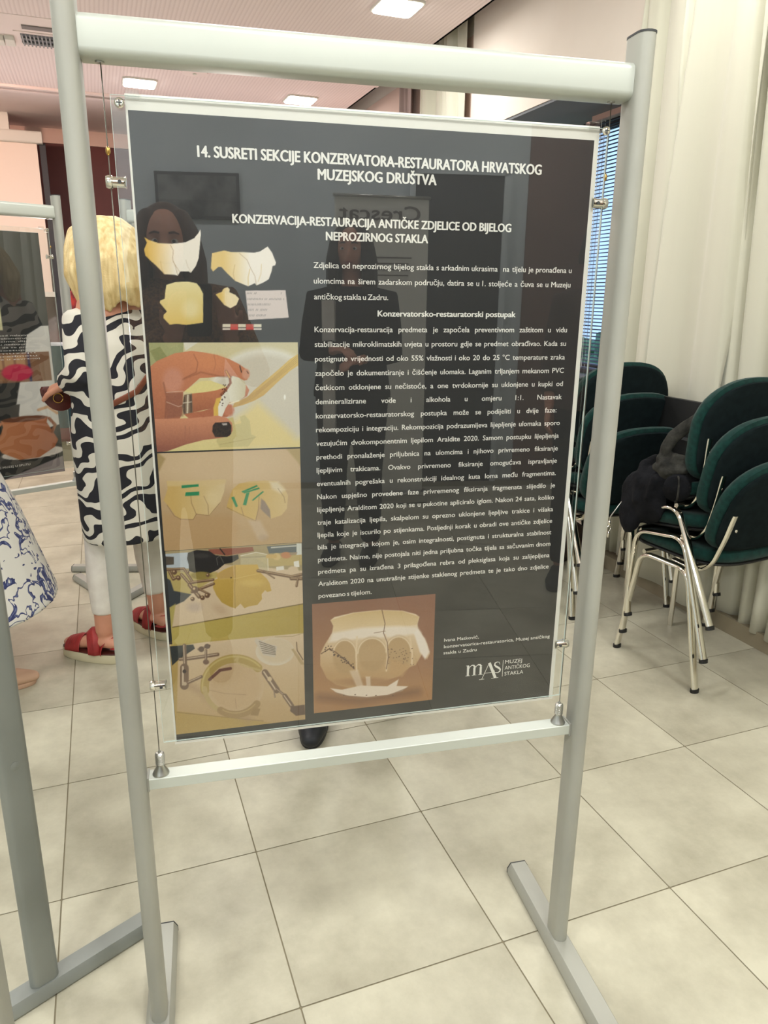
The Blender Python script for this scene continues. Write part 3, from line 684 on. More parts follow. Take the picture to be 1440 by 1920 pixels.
# the museum logo: tall serif m A S, a rule and three small lines
lg = MB()
def stroke(pts, ws):                       # pts in mm on the poster, ws stroke widths
    n = len(pts); Lp = []; Rp = []
    for i in range(n):
        p = pts[i]; a = pts[max(i-1, 0)]; b = pts[min(i+1, n-1)]; dx, dz = b[0]-a[0], b[1]-a[1]; L = math.hypot(dx, dz) or 1
        w = ws[i] if hasattr(ws, '__len__') else ws
        Lp.append((p[0]-dz/L*w/2, p[1]+dx/L*w/2)); Rp.append((p[0]+dz/L*w/2, p[1]-dx/L*w/2))
    lg.add([(x/1000, YT, z/1000) for x, z in Lp+Rp], [(i, i+1, n+i+1, n+i) for i in range(n-1)])
LX, LZ = 521, 661
def q(x, z): return (LX+x, LZ+z)
for x in (5, 17.5, 30): stroke([q(x, 6), q(x, 22 if x > 5 else 27)], 4.2); stroke([q(x-4.5, 6.2), q(x+4.5, 6.2)], .8)
stroke([q(1, 27), q(6, 27.4)], .9)
for x in (7, 19.5): stroke([q(x, 21), q(x+2, 25), q(x+5.5, 27.2), q(x+9, 26.5), q(x+11.5, 22.5)], [.8, 1.2, 2.2, 3.2, 4.0])
stroke([q(33, -4), q(46.5, 28.5)], 1.0); stroke([q(46.5, 28.5), q(60, -4)], 5.4); stroke([q(37, 8), q(55, 8)], .9); stroke([q(28, -4.2), q(38, -4.2)], .9); stroke([q(52, -4.2), q(66, -4.2)], .9)
stroke([q(68, 23), q(66.5, 27.5), q(62, 28.5), q(58, 26.8), q(57.5, 22.5), q(61, 19), q(66, 16), q(69, 12.5), q(68.5, 8.5), q(64, 6.2), q(58, 7.5), q(57, 12)], [1, 1, 1.4, 2.4, 3.2, 3.8, 3.8, 3.2, 2.4, 1.6, 1, 1])
stroke([q(74, -3), q(74, 31)], .9)
for k, (s_, w_) in enumerate((('MUZEJ', 33), ('ANTIČKOG', 49), ('STAKLA', 37))): put(lg, s_, (LX+78)/1000, (LZ+23-12.2*k)/1000, .0078, x1=(LX+78+w_*1.03)/1000, y=YT)
lg.build('logo', M['ink'], po)
G_ = .92
# 1: the four fragments on the dark ground, with card and scale bar (drawing units: zoom of the header)
def px(c): return np.array(c, float)
c1 = Canvas(1, 1274, 228, 1470, .9, 260, 430, 4.8, (36, 36, 38))
cream = grad((226, 190, 104), (246, 238, 224), 'u', 60, 330)
c1.poly([(50, 70), (90, 95), (180, 125), (300, 130), (420, 118), (500, 80), (540, 30), (555, 0), (560, 40), (550, 150), (540, 260), (515, 330), (470, 392), (450, 378), (375, 380), (352, 418), (330, 410), (235, 405), (150, 320), (110, 285), (95, 270), (60, 235), (50, 180), (75, 120)], grad((224, 184, 92), (248, 240, 228), 'u', 80, 330))
c1.line([(285, 140), (312, 190), (305, 270), (330, 330), (352, 412)], 4, (150, 120, 80), .8).line([(310, 290), (370, 385)], 4, (170, 140, 90), .7).line([(198, 290), (205, 350), (228, 400)], 7, (214, 180, 120), .7).line([(425, 275), (440, 330), (470, 385)], 5, (214, 200, 180), .8)
c1.poly([(660, 215), (770, 190), (830, 205), (940, 205), (1040, 210), (1090, 200), (1160, 155), (1200, 210), (1235, 300), (1228, 325), (1205, 330), (1195, 380), (1170, 450), (1120, 480), (1060, 505), (1045, 485), (985, 513), (930, 490), (870, 465), (800, 400), (745, 340), (715, 340), (670, 380), (650, 350), (655, 270)], grad((226, 192, 110), (248, 240, 230), 'u', 760, 1000))
c1.line([(905, 215), (975, 275), (1010, 355), (1045, 420), (1060, 500)], 4, (160, 130, 90), .8).line([(865, 320), (850, 400), (865, 460)], 8, (200, 165, 100), .6).line([(1000, 360), (985, 430), (985, 505)], 9, (226, 200, 140), .8).line([(1105, 315), (1100, 400), (1075, 470)], 8, (228, 206, 160), .7)
c1.poly([(250, 500), (330, 475), (440, 470), (520, 485), (550, 520), (580, 580), (580, 840), (430, 860), (340, 850), (280, 858), (225, 800), (225, 770), (255, 740), (190, 660), (195, 640), (235, 625), (240, 560)], grad((238, 224, 170), (226, 196, 112), 'v', 480, 860)).ell(470, 720, 70, 80, (244, 232, 190), 1.0, .6)
c1.poly([(755, 545), (770, 530), (800, 520), (820, 540), (815, 565), (870, 590), (903, 625), (880, 680), (825, 710), (770, 680), (720, 620), (692, 585), (750, 562)], grad((226, 194, 112), (244, 228, 190), 'u', 740, 800)).line([(782, 560), (782, 650), (825, 705)], 6, (246, 232, 200), .8)
c1.poly([(960, 552), (1320, 547), (1350, 795), (988, 815)], (222, 208, 204))
for (x, y, w) in ((975, 575, 110), (1282, 575, 20), (980, 628, 340), (984, 676, 210), (990, 725, 175), (994, 775, 165)):
    for k in range(int(w/13)): 
        if rng.rand() < .85: c1.line([(x+k*13, y+6), (x+k*13+rng.rand()*8, y-7)], 4, (90, 84, 84), .75)
for k in range(5):
    xa = 755+k*70; c1.poly([(xa, 852), (xa+70, 852), (xa+70, 880), (xa, 880)], (190, 90, 84) if k % 2 else (224, 216, 196)); c1.poly([(xa, 880), (xa+70, 880), (xa+70, 904), (xa, 904)], (238, 226, 214) if k % 2 == 0 else (200, 70, 70)); 
for k in range(3): c1.line([(757+k*140, 886), (822+k*140, 886)], 7, (20, 20, 20))
c1.grain(1.5).build('fragments_picture', po, -.0013, G_)
# 2: hand with a shard and a wooden stick
c2_ = Canvas(4, 1109.5, 223.5, 1273, .85, 270, 620, 4.5, (222, 210, 168))
c2_._mix(np.ones(c2_.n), grad((214, 204, 166), (226, 210, 150), 'v', 100, 1000))
c2_.poly([(20, 90), (335, 90), (330, 185), (200, 250), (40, 300)], (168, 170, 122)).poly([(50, 170), (135, 135), (205, 235), (110, 275)], (142, 146, 96)).poly([(330, 90), (470, 90), (350, 170)], (226, 222, 206))
c2_.ell(1010, 560, 470, 415, (232, 228, 216), .12).ell(1020, 600, 440, 400, (212, 204, 188), .15).poly([(960, 600), (1260, 880), (1320, 990), (640, 1010), (700, 800)], (228, 208, 146), 80)
c2_.poly([(560, 420), (480, 425), (330, 510), (420, 530), (640, 505), (700, 470)], (230, 216, 150))
c2_.poly([(700, 740), (750, 730), (765, 790), (820, 780), (808, 725), (850, 710), (892, 760), (905, 875), (945, 890), (880, 975), (640, 985), (610, 930)], (206, 192, 136), 8).line([(640, 960), (940, 900)], 6, (180, 160, 110), .6)
skin = grad((212, 138, 100), (176, 108, 80), 'v', 200, 700)
c2_.poly([(30, 320), (110, 255), (260, 190), (400, 170), (520, 185), (620, 205), (720, 240), (800, 280), (870, 330), (885, 365), (870, 415), (845, 420), (760, 385), (640, 385), (560, 395), (470, 400), (380, 480), (330, 520), (320, 700), (300, 750), (70, 760)], skin)
c2_.ell(245, 420, 85, 105, (206, 142, 118), .5).ell(560, 270, 140, 60, (220, 144, 98), .9, .5).line([(420, 200), (455, 270), (440, 350), (340, 400)], 6, (140, 82, 62), .7, 8).line([(590, 200), (605, 280), (590, 340)], 5, (170, 104, 76), .6, 8).line([(330, 410), (480, 350), (640, 385), (750, 390)], 10, (140, 82, 58), .6, 14).line([(165, 440), (190, 560), (180, 740)], 10, (130, 80, 64), .7, 14)
c2_.poly([(190, 520), (330, 520), (330, 720), (190, 745)], (140, 88, 72), 20, .7)
c2_.poly([(400, 530), (500, 520), (600, 505), (680, 480), (860, 455), (888, 500), (870, 550), (780, 600), (640, 650), (520, 665), (410, 690)], grad((204, 130, 92), (160, 96, 70), 'v', 470, 690)).poly([(330, 700), (480, 680), (600, 650), (740, 625), (758, 670), (700, 728), (560, 725), (380, 740)], (178, 106, 78)).ell(715, 670, 45, 50, (200, 130, 104), .5)
c2_.line([(190, 520), (330, 510), (345, 560)], 5, (226, 200, 180), .8).line([(190, 600), (290, 640), (340, 625)], 5, (226, 200, 180), .8)
c2_.poly([(340, 540), (405, 530), (412, 690), (335, 705), (320, 640)], (120, 100, 84)).line([(370, 545), (366, 690)], 14, (216, 202, 180)).line([(395, 545), (398, 685)], 8, (60, 48, 42)).line([(340, 560), (340, 690)], 8, (70, 56, 48)).line([(330, 610), (400, 600)], 6, (226, 214, 196))
c2_.poly([(745, 650), (760, 610), (870, 560), (930, 500), (1000, 440), (1130, 330), (1230, 240), (1300, 195), (1305, 290), (1230, 340), (1120, 440), (1010, 545), (930, 590), (840, 625)], grad((224, 192, 110), (200, 160, 90), 'v', 250, 640))
for k in range(4): c2_.line([(800+8*k, 625-14*k), (930+8*k, 560-16*k), (1100+6*k, 420-16*k), (1290, 265-16*k)], 4, (164, 124, 66), .55)
c2_.poly([(745, 380), (800, 395), (850, 430), (860, 470), (850, 555), (800, 590), (720, 605), (690, 650), (655, 735), (590, 735), (588, 650), (640, 570), (700, 500), (735, 440)], grad((238, 234, 224), (206, 196, 164), 'u', 640, 860)).poly([(610, 570), (655, 560), (625, 640), (628, 730), (590, 732), (586, 650)], (222, 182, 88), 8)
c2_.line([(692, 340), (722, 390), (730, 440), (690, 500), (650, 540)], 20, (140, 78, 52), .9, 8).line([(692, 340), (722, 395)], 9, (224, 170, 90)).line([(720, 615), (800, 590)], 12, (236, 226, 200))
for k in range(26): t_ = k/25; c2_.ell(650+rng.normal()*14+60*(1-t_)*.8, 620-170*(1-t_)+rng.normal()*10, 5, 5, (60, 34, 26), .6)
c2_.poly([(60, 745), (200, 742), (360, 738), (520, 728), (620, 715), (700, 735), (742, 775), (748, 840), (722, 888), (640, 905), (500, 922), (350, 960), (200, 1015), (90, 1030), (50, 1030)], grad((206, 140, 108), (150, 92, 76), 'v', 760, 1000))
c2_.line([(350, 800), (345, 920)], 8, (150, 96, 78), .5, 12).line([(385, 810), (380, 910)], 6, (150, 96, 78), .4, 10).line([(430, 800), (430, 900)], 6, (160, 100, 80), .35, 10)
c2_.poly([(600, 775), (715, 768), (738, 800), (735, 870), (702, 896), (600, 896), (576, 850), (580, 800)], (38, 36, 38)).poly([(655, 782), (700, 780), (702, 796), (668, 798)], (190, 180, 176)).ell(860, 365, 32, 44, (214, 158, 132), .4).line([(808, 295), (822, 350)], 8, (50, 40, 40)).line([(868, 342), (880, 360)], 6, (60, 46, 44)).ell(1187, 560, 8, 22, (250, 248, 240), .6)
c2_.grain(2.5).build('hand_picture', po, -.0013, G_)
# 3: two shards joined with green tape
c3 = Canvas(4, 949, 223.5, 1107.5, .85, 270, 620, 4.5, (196, 168, 132))
c3._mix(np.ones(c3.n), grad((206, 178, 142), (186, 154, 112), 'v', 1020, 1840)).ell(700, 1150, 620, 170, (216, 190, 156), 1.0, .8).poly([(90, 1000), (180, 1080), (130, 1180), (100, 1180)], (160, 136, 84), 20, .7).poly([(1190, 985), (1340, 985), (1340, 1180), (1290, 1100)], (174, 152, 100), 20, .7).poly([(150, 1540), (800, 1560), (800, 1860), (150, 1860)], (188, 150, 104), 60, .5)
c3.poly([(190, 1268), (400, 1275), (560, 1262), (690, 1252), (675, 1360), (640, 1450), (555, 1560), (525, 1552), (440, 1545), (415, 1592), (310, 1588), (265, 1560), (215, 1490), (165, 1430), (178, 1400), (200, 1330)], grad((206, 172, 104), (222, 200, 158), 'u', 250, 680)).poly([(190, 1268), (690, 1252), (684, 1290), (560, 1310), (200, 1310)], (218, 192, 144), 14, .7)
for L_ in ([(395, 1390), (400, 1450), (440, 1545)], [(505, 1395), (540, 1470), (545, 1550)], [(440, 1545), (550, 1558), (640, 1450)], [(310, 1588), (415, 1592), (440, 1548)], [(195, 1470), (255, 1560), (310, 1588)]): c3.line(L_, 5, (128, 96, 64), .7)
c3.ell(580, 1410, 60, 60, (228, 208, 164), .8, .5)
c3.poly([(748, 1335), (800, 1290), (880, 1272), (1020, 1262), (1120, 1270), (1180, 1320), (1215, 1390), (1205, 1500), (1160, 1555), (1070, 1585), (1030, 1500), (985, 1405), (968, 1480), (940, 1600), (880, 1585), (800, 1545), (735, 1515), (695, 1490), (715, 1420)], grad((206, 172, 102), (216, 190, 140), 'u', 800, 1200)).poly([(1060, 1275), (1130, 1275), (1190, 1340), (1150, 1370), (1080, 1330)], (234, 222, 200), 30, .8).poly([(990, 1415), (1020, 1440), (1062, 1510), (1068, 1582), (1010, 1530), (982, 1500)], (150, 132, 120), 8)
for L_ in ([(820, 1490), (840, 1560)], [(970, 1400), (965, 1500), (942, 1600)], [(700, 1490), (800, 1540), (940, 1602)], [(1130, 1330), (1180, 1400), (1190, 1450)]): c3.line(L_, 5, (134, 104, 76), .7)
tape = (40, 138, 92)
for p in ([(316, 1304), (460, 1293), (462, 1314), (318, 1328)], [(352, 1362), (466, 1355), (466, 1388), (346, 1394)], [(736, 1405), (760, 1398), (792, 1480), (774, 1488)], [(822, 1355), (952, 1300), (960, 1312), (834, 1366)], [(838, 1362), (970, 1320), (976, 1334), (845, 1372)], [(862, 1370), (890, 1362), (862, 1472), (834, 1468)], [(910, 1428), (1000, 1352), (1012, 1358), (920, 1434)]): c3.poly(p, tape)
c3.poly([(880, 1600), (980, 1600), (1050, 1730), (990, 1770), (960, 1760)], (204, 182, 160), 30, .6).ell(1005, 1745, 40, 26, (180, 156, 130), .8, .6)
c3.grain(2).build('taped_shards_picture', po, -.0013, G_)
# 4: shard held by clamps on the workbench
c4 = Canvas(5, 786, 222.5, 948.5, .85, 290, 1000, 4.57, (208, 184, 154))
c4.poly([(70, 130), (1280, 80), (1280, 320), (520, 260), (80, 380)], (168, 150, 112)).poly([(80, 175), (300, 160), (300, 300), (80, 290)], (186, 194, 204)).poly([(85, 195), (165, 200), (165, 265), (90, 270)], (84, 74, 64)).poly([(460, 135), (840, 115), (850, 150), (620, 190), (470, 170)], (146, 84, 66)).poly([(960, 110), (1215, 90), (1215, 160), (980, 170)], (96, 104, 108)).line([(1000, 120), (1210, 105)], 10, (210, 206, 196)).poly([(1215, 85), (1260, 85), (1260, 200), (1215, 190)], (214, 216, 210))
c4.poly([(85, 330), (540, 330), (500, 520), (310, 520), (120, 640)], (188, 168, 104), 10).poly([(700, 270), (1270, 320), (1270, 600), (120, 800), (150, 640), (300, 520)], (214, 190, 160), 8).poly([(870, 210), (1260, 180), (1260, 270), (980, 280)], (190, 168, 112))
c4.poly([(285, 165), (360, 140), (470, 150), (520, 185), (620, 195), (715, 180), (720, 215), (660, 250), (600, 260), (540, 310), (460, 345), (340, 335), (295, 320), (290, 260), (278, 215)], (30, 26, 28)).ell(400, 190, 70, 22, (70, 64, 64), .6, .6).line([(540, 270), (530, 210), (560, 190), (590, 250)], 5, (130, 120, 116), .8).line([(640, 240), (712, 190)], 6, (16, 14, 14)).line([(560, 130), (600, 180)], 10, (30, 26, 26))
c4.poly([(735, 190), (870, 160), (968, 180), (975, 320), (880, 300), (735, 270)], (196, 184, 150), 5, .7).line([(735, 190), (870, 160), (968, 180), (972, 315)], 6, (228, 222, 204)).line([(740, 205), (960, 195)], 5, (150, 140, 116))
c4.ell(1045, 198, 34, 30, (214, 186, 130), .3).line([(970, 195), (1030, 195)], 34, (206, 172, 110)).ell(1125, 185, 45, 28, (196, 136, 96), .3).line([(1160, 175), (1215, 165)], 12, (160, 140, 120)).poly([(1190, 240), (1235, 232), (1240, 285), (1195, 290)], (232, 228, 220)).poly([(1040, 285), (1105, 278), (1110, 310), (1042, 318)], (230, 224, 214)).ell(1185, 310, 45, 30, (214, 190, 160), .3)
c4.poly([(85, 370), (135, 400), (165, 490), (315, 520), (250, 580), (115, 640)], (56, 60, 66), 8)
c4.ell(400, 360, 90, 34, (146, 128, 62), .3).poly([(525, 350), (600, 305), (690, 268), (880, 265), (905, 335), (960, 385), (985, 425), (1000, 490), (965, 500), (945, 485), (915, 520), (920, 560), (880, 610), (800, 625), (770, 640), (735, 600), (690, 640), (640, 625), (575, 590), (530, 530), (500, 465), (505, 400), (540, 385)], grad((206, 170, 86), (184, 150, 66), 'v', 270, 640)).poly([(525, 350), (690, 275), (690, 375), (560, 390)], (196, 160, 100), 10, .8).line([(688, 275), (690, 380), (685, 460), (690, 640)], 6, (150, 116, 50), .7).line([(560, 390), (690, 385), (900, 340)], 6, (214, 184, 110), .8).ell(835, 420, 90, 30, (216, 184, 104), 1.0, .6).ell(655, 378, 7, 5, (60, 40, 30), .5)
br = (104, 74, 54); brl = (206, 178, 140)
for L_, w_ in (([(95, 310), (250, 300), (330, 420)], 22), ([(130, 330), (160, 390), (200, 370)], 26), ([(230, 350), (300, 430)], 26), ([(310, 420), (500, 395)], 24), ([(320, 500), (505, 430)], 24), ([(300, 440), (380, 540)], 34), ([(370, 470), (470, 520)], 18), ([(885, 318), (1170, 370), (1260, 350)], 26), ([(930, 320), (1025, 382)], 12), ([(1170, 385), (1260, 385)], 30), ([(1225, 390), (1215, 450)], 20)):
    c4.line(L_, w_, br, .95, 6).line([(x-3, y-4) for x, y in L_], w_*.25, brl, .8, 5)
for x, y, r_ in ((325, 560, 18), (410, 550, 20), (345, 480, 30), (455, 355, 16), (170, 330, 22), (205, 380, 20), (285, 330, 12), (450, 530, 22)): c4.ell(x, y, r_, r_, br, .3).ell(x-r_*.25, y-r_*.3, r_*.35, r_*.35, brl, .6)
c4.ell(560, 650, 70, 40, (190, 160, 130), 1.0, .5, .5).ell(340, 630, 60, 40, (160, 140, 140), 1.0, .4)
c4.poly([(150, 803), (1280, 598), (1290, 880), (130, 950)], grad((190, 170, 92), (178, 154, 74), 'u', 200, 1200)).line([(150, 803), (1280, 600)], 8, (112, 92, 52)).poly([(120, 640), (180, 600), (150, 803), (130, 950)], (180, 164, 92), 12)
c4.grain(2.5).build('clamped_shard_picture', po, -.0013, G_)
# 5: ring shaped fragment held by clamps
c5 = Canvas(0.5, 616, 222.5, 786, .85, 290, 1000, 4.57, (206, 178, 142))
c5._mix(np.ones(c5.n), grad((216, 192, 162), (190, 158, 112), 'v', 900, 1680)).poly([(120, 820), (1300, 780), (1290, 850), (900, 885), (420, 930), (140, 970)], (182, 160, 84), 6).poly([(130, 960), (330, 955), (200, 1100), (190, 1520), (1000, 1620), (180, 1730)], (186, 156, 90), 8, .9).line([(190, 1530), (930, 1605)], 5, (140, 112, 70), .8)
c5.poly([(130, 965), (330, 950), (345, 985), (210, 1075), (150, 1130)], (40, 44, 46), 6).line([(300, 1300), (400, 1360), (500, 1450), (800, 1590)], 60, (170, 140, 110), .5, 60)
c5.ell(1030, 1010, 165, 120, (218, 204, 184), .06).ell(1040, 1000, 150, 105, (214, 194, 166), .2)
c5.poly([(870, 895), (960, 940), (1050, 965), (1030, 1060), (930, 1040), (855, 920)], (206, 192, 176), 5)
for k in range(6): c5.line([(895+k*6, 925+k*19), (1030+k*1, 972+k*13)], 6, (92, 78, 66), .85)
c5.line([(1215, 930), (1220, 1000), (1270, 1080)], 8, (110, 84, 60)).poly([(1170, 990), (1190, 985), (1285, 1120), (1250, 1120)], (186, 160, 120), 6).line([(1030, 885), (1180, 880), (1280, 850)], 5, (170, 150, 110))
ang = lambda a0, a1, rx, ry, n=26: [(690+rx*math.cos(math.radians(a0+(a1-a0)*k/n)), 1310+ry*math.sin(math.radians(a0+(a1-a0)*k/n))) for k in range(n+1)]
c5.ell(690, 1310, 245, 225, (206, 180, 146), .04).ell(690, 1310, 232, 212, (200, 170, 132), .3)
c5.line(ang(172, 318, 262, 240), 74, (178, 152, 88), 1, 5).line(ang(172, 318, 282, 258), 14, (206, 184, 122), .8, 8).line(ang(120, 176, 262, 235), 40, (190, 166, 116), .95, 5).line(ang(38, 122, 235, 240), 62, (168, 138, 94), 1, 5).line(ang(42, 118, 226, 226), 10, (196, 168, 120), .8, 6).line([(690, 1085), (720, 1050), (705, 1100), (760, 1130), (900, 1170)], 16, (196, 172, 120), .8, 8)
c5.line([(690, 1410), (700, 1500)], 4, (160, 130, 100), .6).line([(470, 1340), (600, 1370), (780, 1380)], 5, (170, 142, 108), .8).line([(470, 1250), (560, 1170), (650, 1155)], 26, (110, 72, 60), .95, 6)
for L_, w_ in (([(218, 1075), (300, 1070), (540, 1035)], 30), ([(255, 960), (262, 1140)], 34), ([(255, 1150), (255, 1300)], 74), ([(290, 1275), (400, 1225)], 26), ([(440, 1000), (440, 1100)], 22), ([(375, 990), (470, 960)], 18), ([(945, 1190), (1045, 1340)], 56), ([(1045, 1330), (1130, 1400)], 20), ([(1115, 1390), (1175, 1475)], 40), ([(1020, 1340), (1030, 1400)], 10)):
    c5.line(L_, w_, (118, 92, 74), .95, 6).line([(x-w_*.18, y-w_*.1) for x, y in L_], w_*.22, (222, 202, 176), .85, 5)
c5.ell(255, 1180, 16, 16, (60, 46, 40), .4).ell(258, 1285, 18, 16, (200, 178, 150), .5).ell(440, 1100, 26, 22, (120, 92, 76), .3).ell(400, 990, 24, 24, (96, 74, 62), .3).ell(450, 965, 24, 22, (96, 74, 62), .3).poly([(1165, 1480), (1285, 1465), (1290, 1550), (1210, 1560), (1160, 1520)], (104, 80, 66), 6).ell(985, 1245, 20, 20, (214, 190, 156), .4).poly([(850, 1490), (905, 1500), (885, 1560), (820, 1555)], (160, 130, 88), 5)
c5.grain(2.5).build('ring_fragment_picture', po, -.0013, G_)
# 6: the reassembled bowl
c6 = Canvas(238, 626, 458, 836.5, .85, 570, 1080, 2.8235, (160, 118, 84))
c6._mix(np.ones(c6.n), grad((142, 98, 78), (182, 136, 92), 'v', 120, 640)).poly([(40, 620), (690, 560), (690, 670), (50, 740)], (176, 128, 86), 40, .8).line([(80, 640), (300, 660), (600, 610)], 40, (120, 82, 60), .6, 40).ell(560, 300, 200, 180, (150, 102, 80), 1.2, .5)
body = grad((238, 216, 186), (196, 158, 112), 'v', 250, 520)
c6.poly([(140, 232), (160, 216), (260, 192), (400, 178), (520, 182), (590, 200), (610, 215), (600, 250), (602, 275), (625, 310), (650, 355), (665, 410), (650, 440), (625, 410), (590, 470), (560, 480), (500, 530), (410, 560), (330, 580), (240, 590), (170, 575), (120, 540), (85, 470), (85, 410), (110, 360), (148, 300), (155, 262)], body, 5)
c6.poly([(140, 232), (260, 195), (400, 180), (520, 184), (608, 214), (598, 255), (500, 272), (300, 282), (150, 300), (155, 262)], grad((214, 184, 134), (232, 206, 166), 'v', 185, 290), 6).poly([(150, 300), (300, 272), (500, 262), (600, 270), (620, 300), (480, 322), (300, 330), (130, 350)], (244, 230, 216), 16, .9)
for cx, rx, y0 in ((215, 62, 340), (360, 76, 330), (500, 66, 322)):
    c6.ell(cx, y0+85, rx, 92, (190, 156, 112), .25, .9).line([(cx-rx*math.cos(a), y0+78-80*math.sin(a)) for a in [PI*k/12 for k in range(13)]], 6, (238, 216, 184), .9, 5)
for L_ in ([(280, 320), (275, 420), (278, 500)], [(430, 310), (442, 400), (435, 500)], [(560, 330), (572, 400), (570, 465)]): c6.line(L_, 8, (236, 212, 178), .9, 5)
c6.line([(412, 180), (428, 250), (420, 300), (440, 350), (445, 430), (435, 490)], 4, (110, 76, 54), .9).line([(90, 410), (130, 385), (165, 400), (215, 440), (265, 490)], 5, (104, 72, 52), .9).line([(370, 300), (430, 290)], 3, (140, 104, 80), .8)
for k in range(44):
    t_ = rng.rand(); c6.ell(100+t_*170+rng.normal()*6, 385+t_*90*(t_ > .3)+rng.normal()*7, 3.5, 3.5, (90, 62, 46), .6)
    c6.ell(440+rng.rand()*140, 380+rng.rand()*90, 2.5, 2.5, (120, 88, 66), .6)
c6.poly([(600, 280), (640, 330), (664, 400), (640, 440), (612, 400), (580, 300)], (246, 234, 224), 10, .9).poly([(460, 440), (560, 470), (520, 530), (450, 520)], (200, 160, 112), 16, .8)
c6.ell(330, 560, 150, 22, (176, 132, 92), .8, .9).poly([(240, 500), (285, 495), (320, 600), (285, 600)], (228, 206, 182), 10, .7).poly([(325, 530), (350, 530), (352, 580), (330, 580)], (236, 218, 200), 6, .7)
c6.poly([(138, 592), (200, 600), (300, 578), (440, 582), (500, 545), (490, 580), (550, 582), (520, 606), (440, 628), (330, 640), (230, 632), (170, 615)], (240, 222, 204), 5).line([(170, 618), (240, 636), (340, 642), (450, 630), (545, 592)], 6, (150, 116, 90), .8, 5)
for x in (270, 330, 380, 470, 210): c6.ell(x, 628+rng.normal()*3, 4, 3, (110, 80, 60), .5)
c6.grain(2.2).build('bowl_picture', po, -.0013, G_)
# far poster with the terracotta pot (its own local millimetres, drawn directly)
class Flat(Canvas):
    def __init__(s, x0, z0, x1, z1, step, bgc):
        s.x = np.arange(x0, x1+step*.5, step); s.z = np.arange(z0, z1+step*.5, step); s.n = (len(s.z), len(s.x))
        s.X, s.Z = np.meshgrid(s.x, s.z); s.U, s.V = s.X, -s.Z; s.C = np.zeros(s.n+(3,)); s.C[:] = bgc; s.soft = step*1.2
fp = thing('poster', 'charcoal poster with a terracotta pot photo on the left background stand', 'poster', tuple(FC), fang)
MB().box(-.344, .330, -.0008, .0008, .592, 1.580).build('sheet', M['paper'], fp)
fc = Flat(-344, 592, 330, 1580, 3.0, (40, 42, 42))
def B(x0, z0, x1, z1, col, a=1.0): fc.poly([(x0, -z1), (x1, -z1), (x1, -z0), (x0, -z0)], col, None, a)
B(-120, 1200, 150, 1340, (196, 190, 150)); fc.ell(80, -1235, 50, 45, (200, 196, 120), .5).ell(90, -1225, 24, 22, (96, 80, 70), .6)
fc.poly([(300, -1215), (330, -1215), (330, -700), (165, -700), (170, -860), (240, -1180)], (214, 212, 206)).poly([(195, -1010), (330, -1010), (330, -900), (165, -900)], (210, 208, 202))
B(40, 990, 320, 1110, (128, 92, 66)); B(230, 990, 240, 1110, (60, 60, 92))
for k in range(4): B(50+45*k, 1045, 85+45*k, 1100, (170, 134, 94)); B(50+45*k, 1000, 85+45*k, 1035, (150, 110, 76))
fc.ell(185, -1030, 60, 34, (186, 40, 74), .2)
B(-344, 1000, 10, 1112, (150, 112, 80)); B(-344, 880, 20, 990, (196, 190, 180))
fc.poly([(60, -745), (330, -800), (330, -700), (80, -640)], (60, 58, 56)).ell(210, -690, 128, 24, (216, 208, 200), .06)
fc.poly([(95, -838), (285, -838), (278, -815), (318, -735), (300, -705), (230, -668), (150, -668), (85, -705), (70, -735), (102, -812)], grad((196, 128, 86), (168, 100, 64), 'u', 90, 320)).ell(190, -838, 90, 12, (110, 66, 44), .15).line([(92, -825), (66, -805), (82, -775)], 14, (196, 128, 90)).line([(290, -830), (312, -800), (296, -770)], 13, (150, 96, 66))
fc.poly([(80, -592), (330, -662), (330, -592)], (148, 138, 140)).line([(250, -870), (290, -880), (325, -850)], 12, (196, 140, 90), .7)
fc.build('pot_picture', fp, -.0012, 1.15)
tf = MB()
for k, (s_, x1_) in enumerate((('ruku, najbliže su analogije ponekad nalazimo', 285), ('u radu i restauratorske zbirke rekonstrukcije', 300), ('rađene u završnim postupcima dijelovi', 310), ('te pronađeni ulomci keramike su nadopunjeni', 290), ('ulomci i na kraju konzervirani da se predmet', 318), ('s bojama gipsa zatim postupak', 280), ('te pohranjen u muzeju', 285), ('izložen još jednom predmetu', 290), ('gipsani se postupak koji je u završnoj', 300))):
    put(tf, s_, -.20, 1.176-k*.0118, .0062, x1=x1_/1000-.02, y=-.0018)
put(tf, 'KONZERVATORA', -.12, 1.515, .016, x1=.165, y=-.0018, bold=.02); put(tf, 'ARHEOLOŠKI MUZEJ U SPLITU', -.02, .640, .009, x1=.19, y=-.0018, bold=.02)
tf.build('lettering', M['ink'], fp)
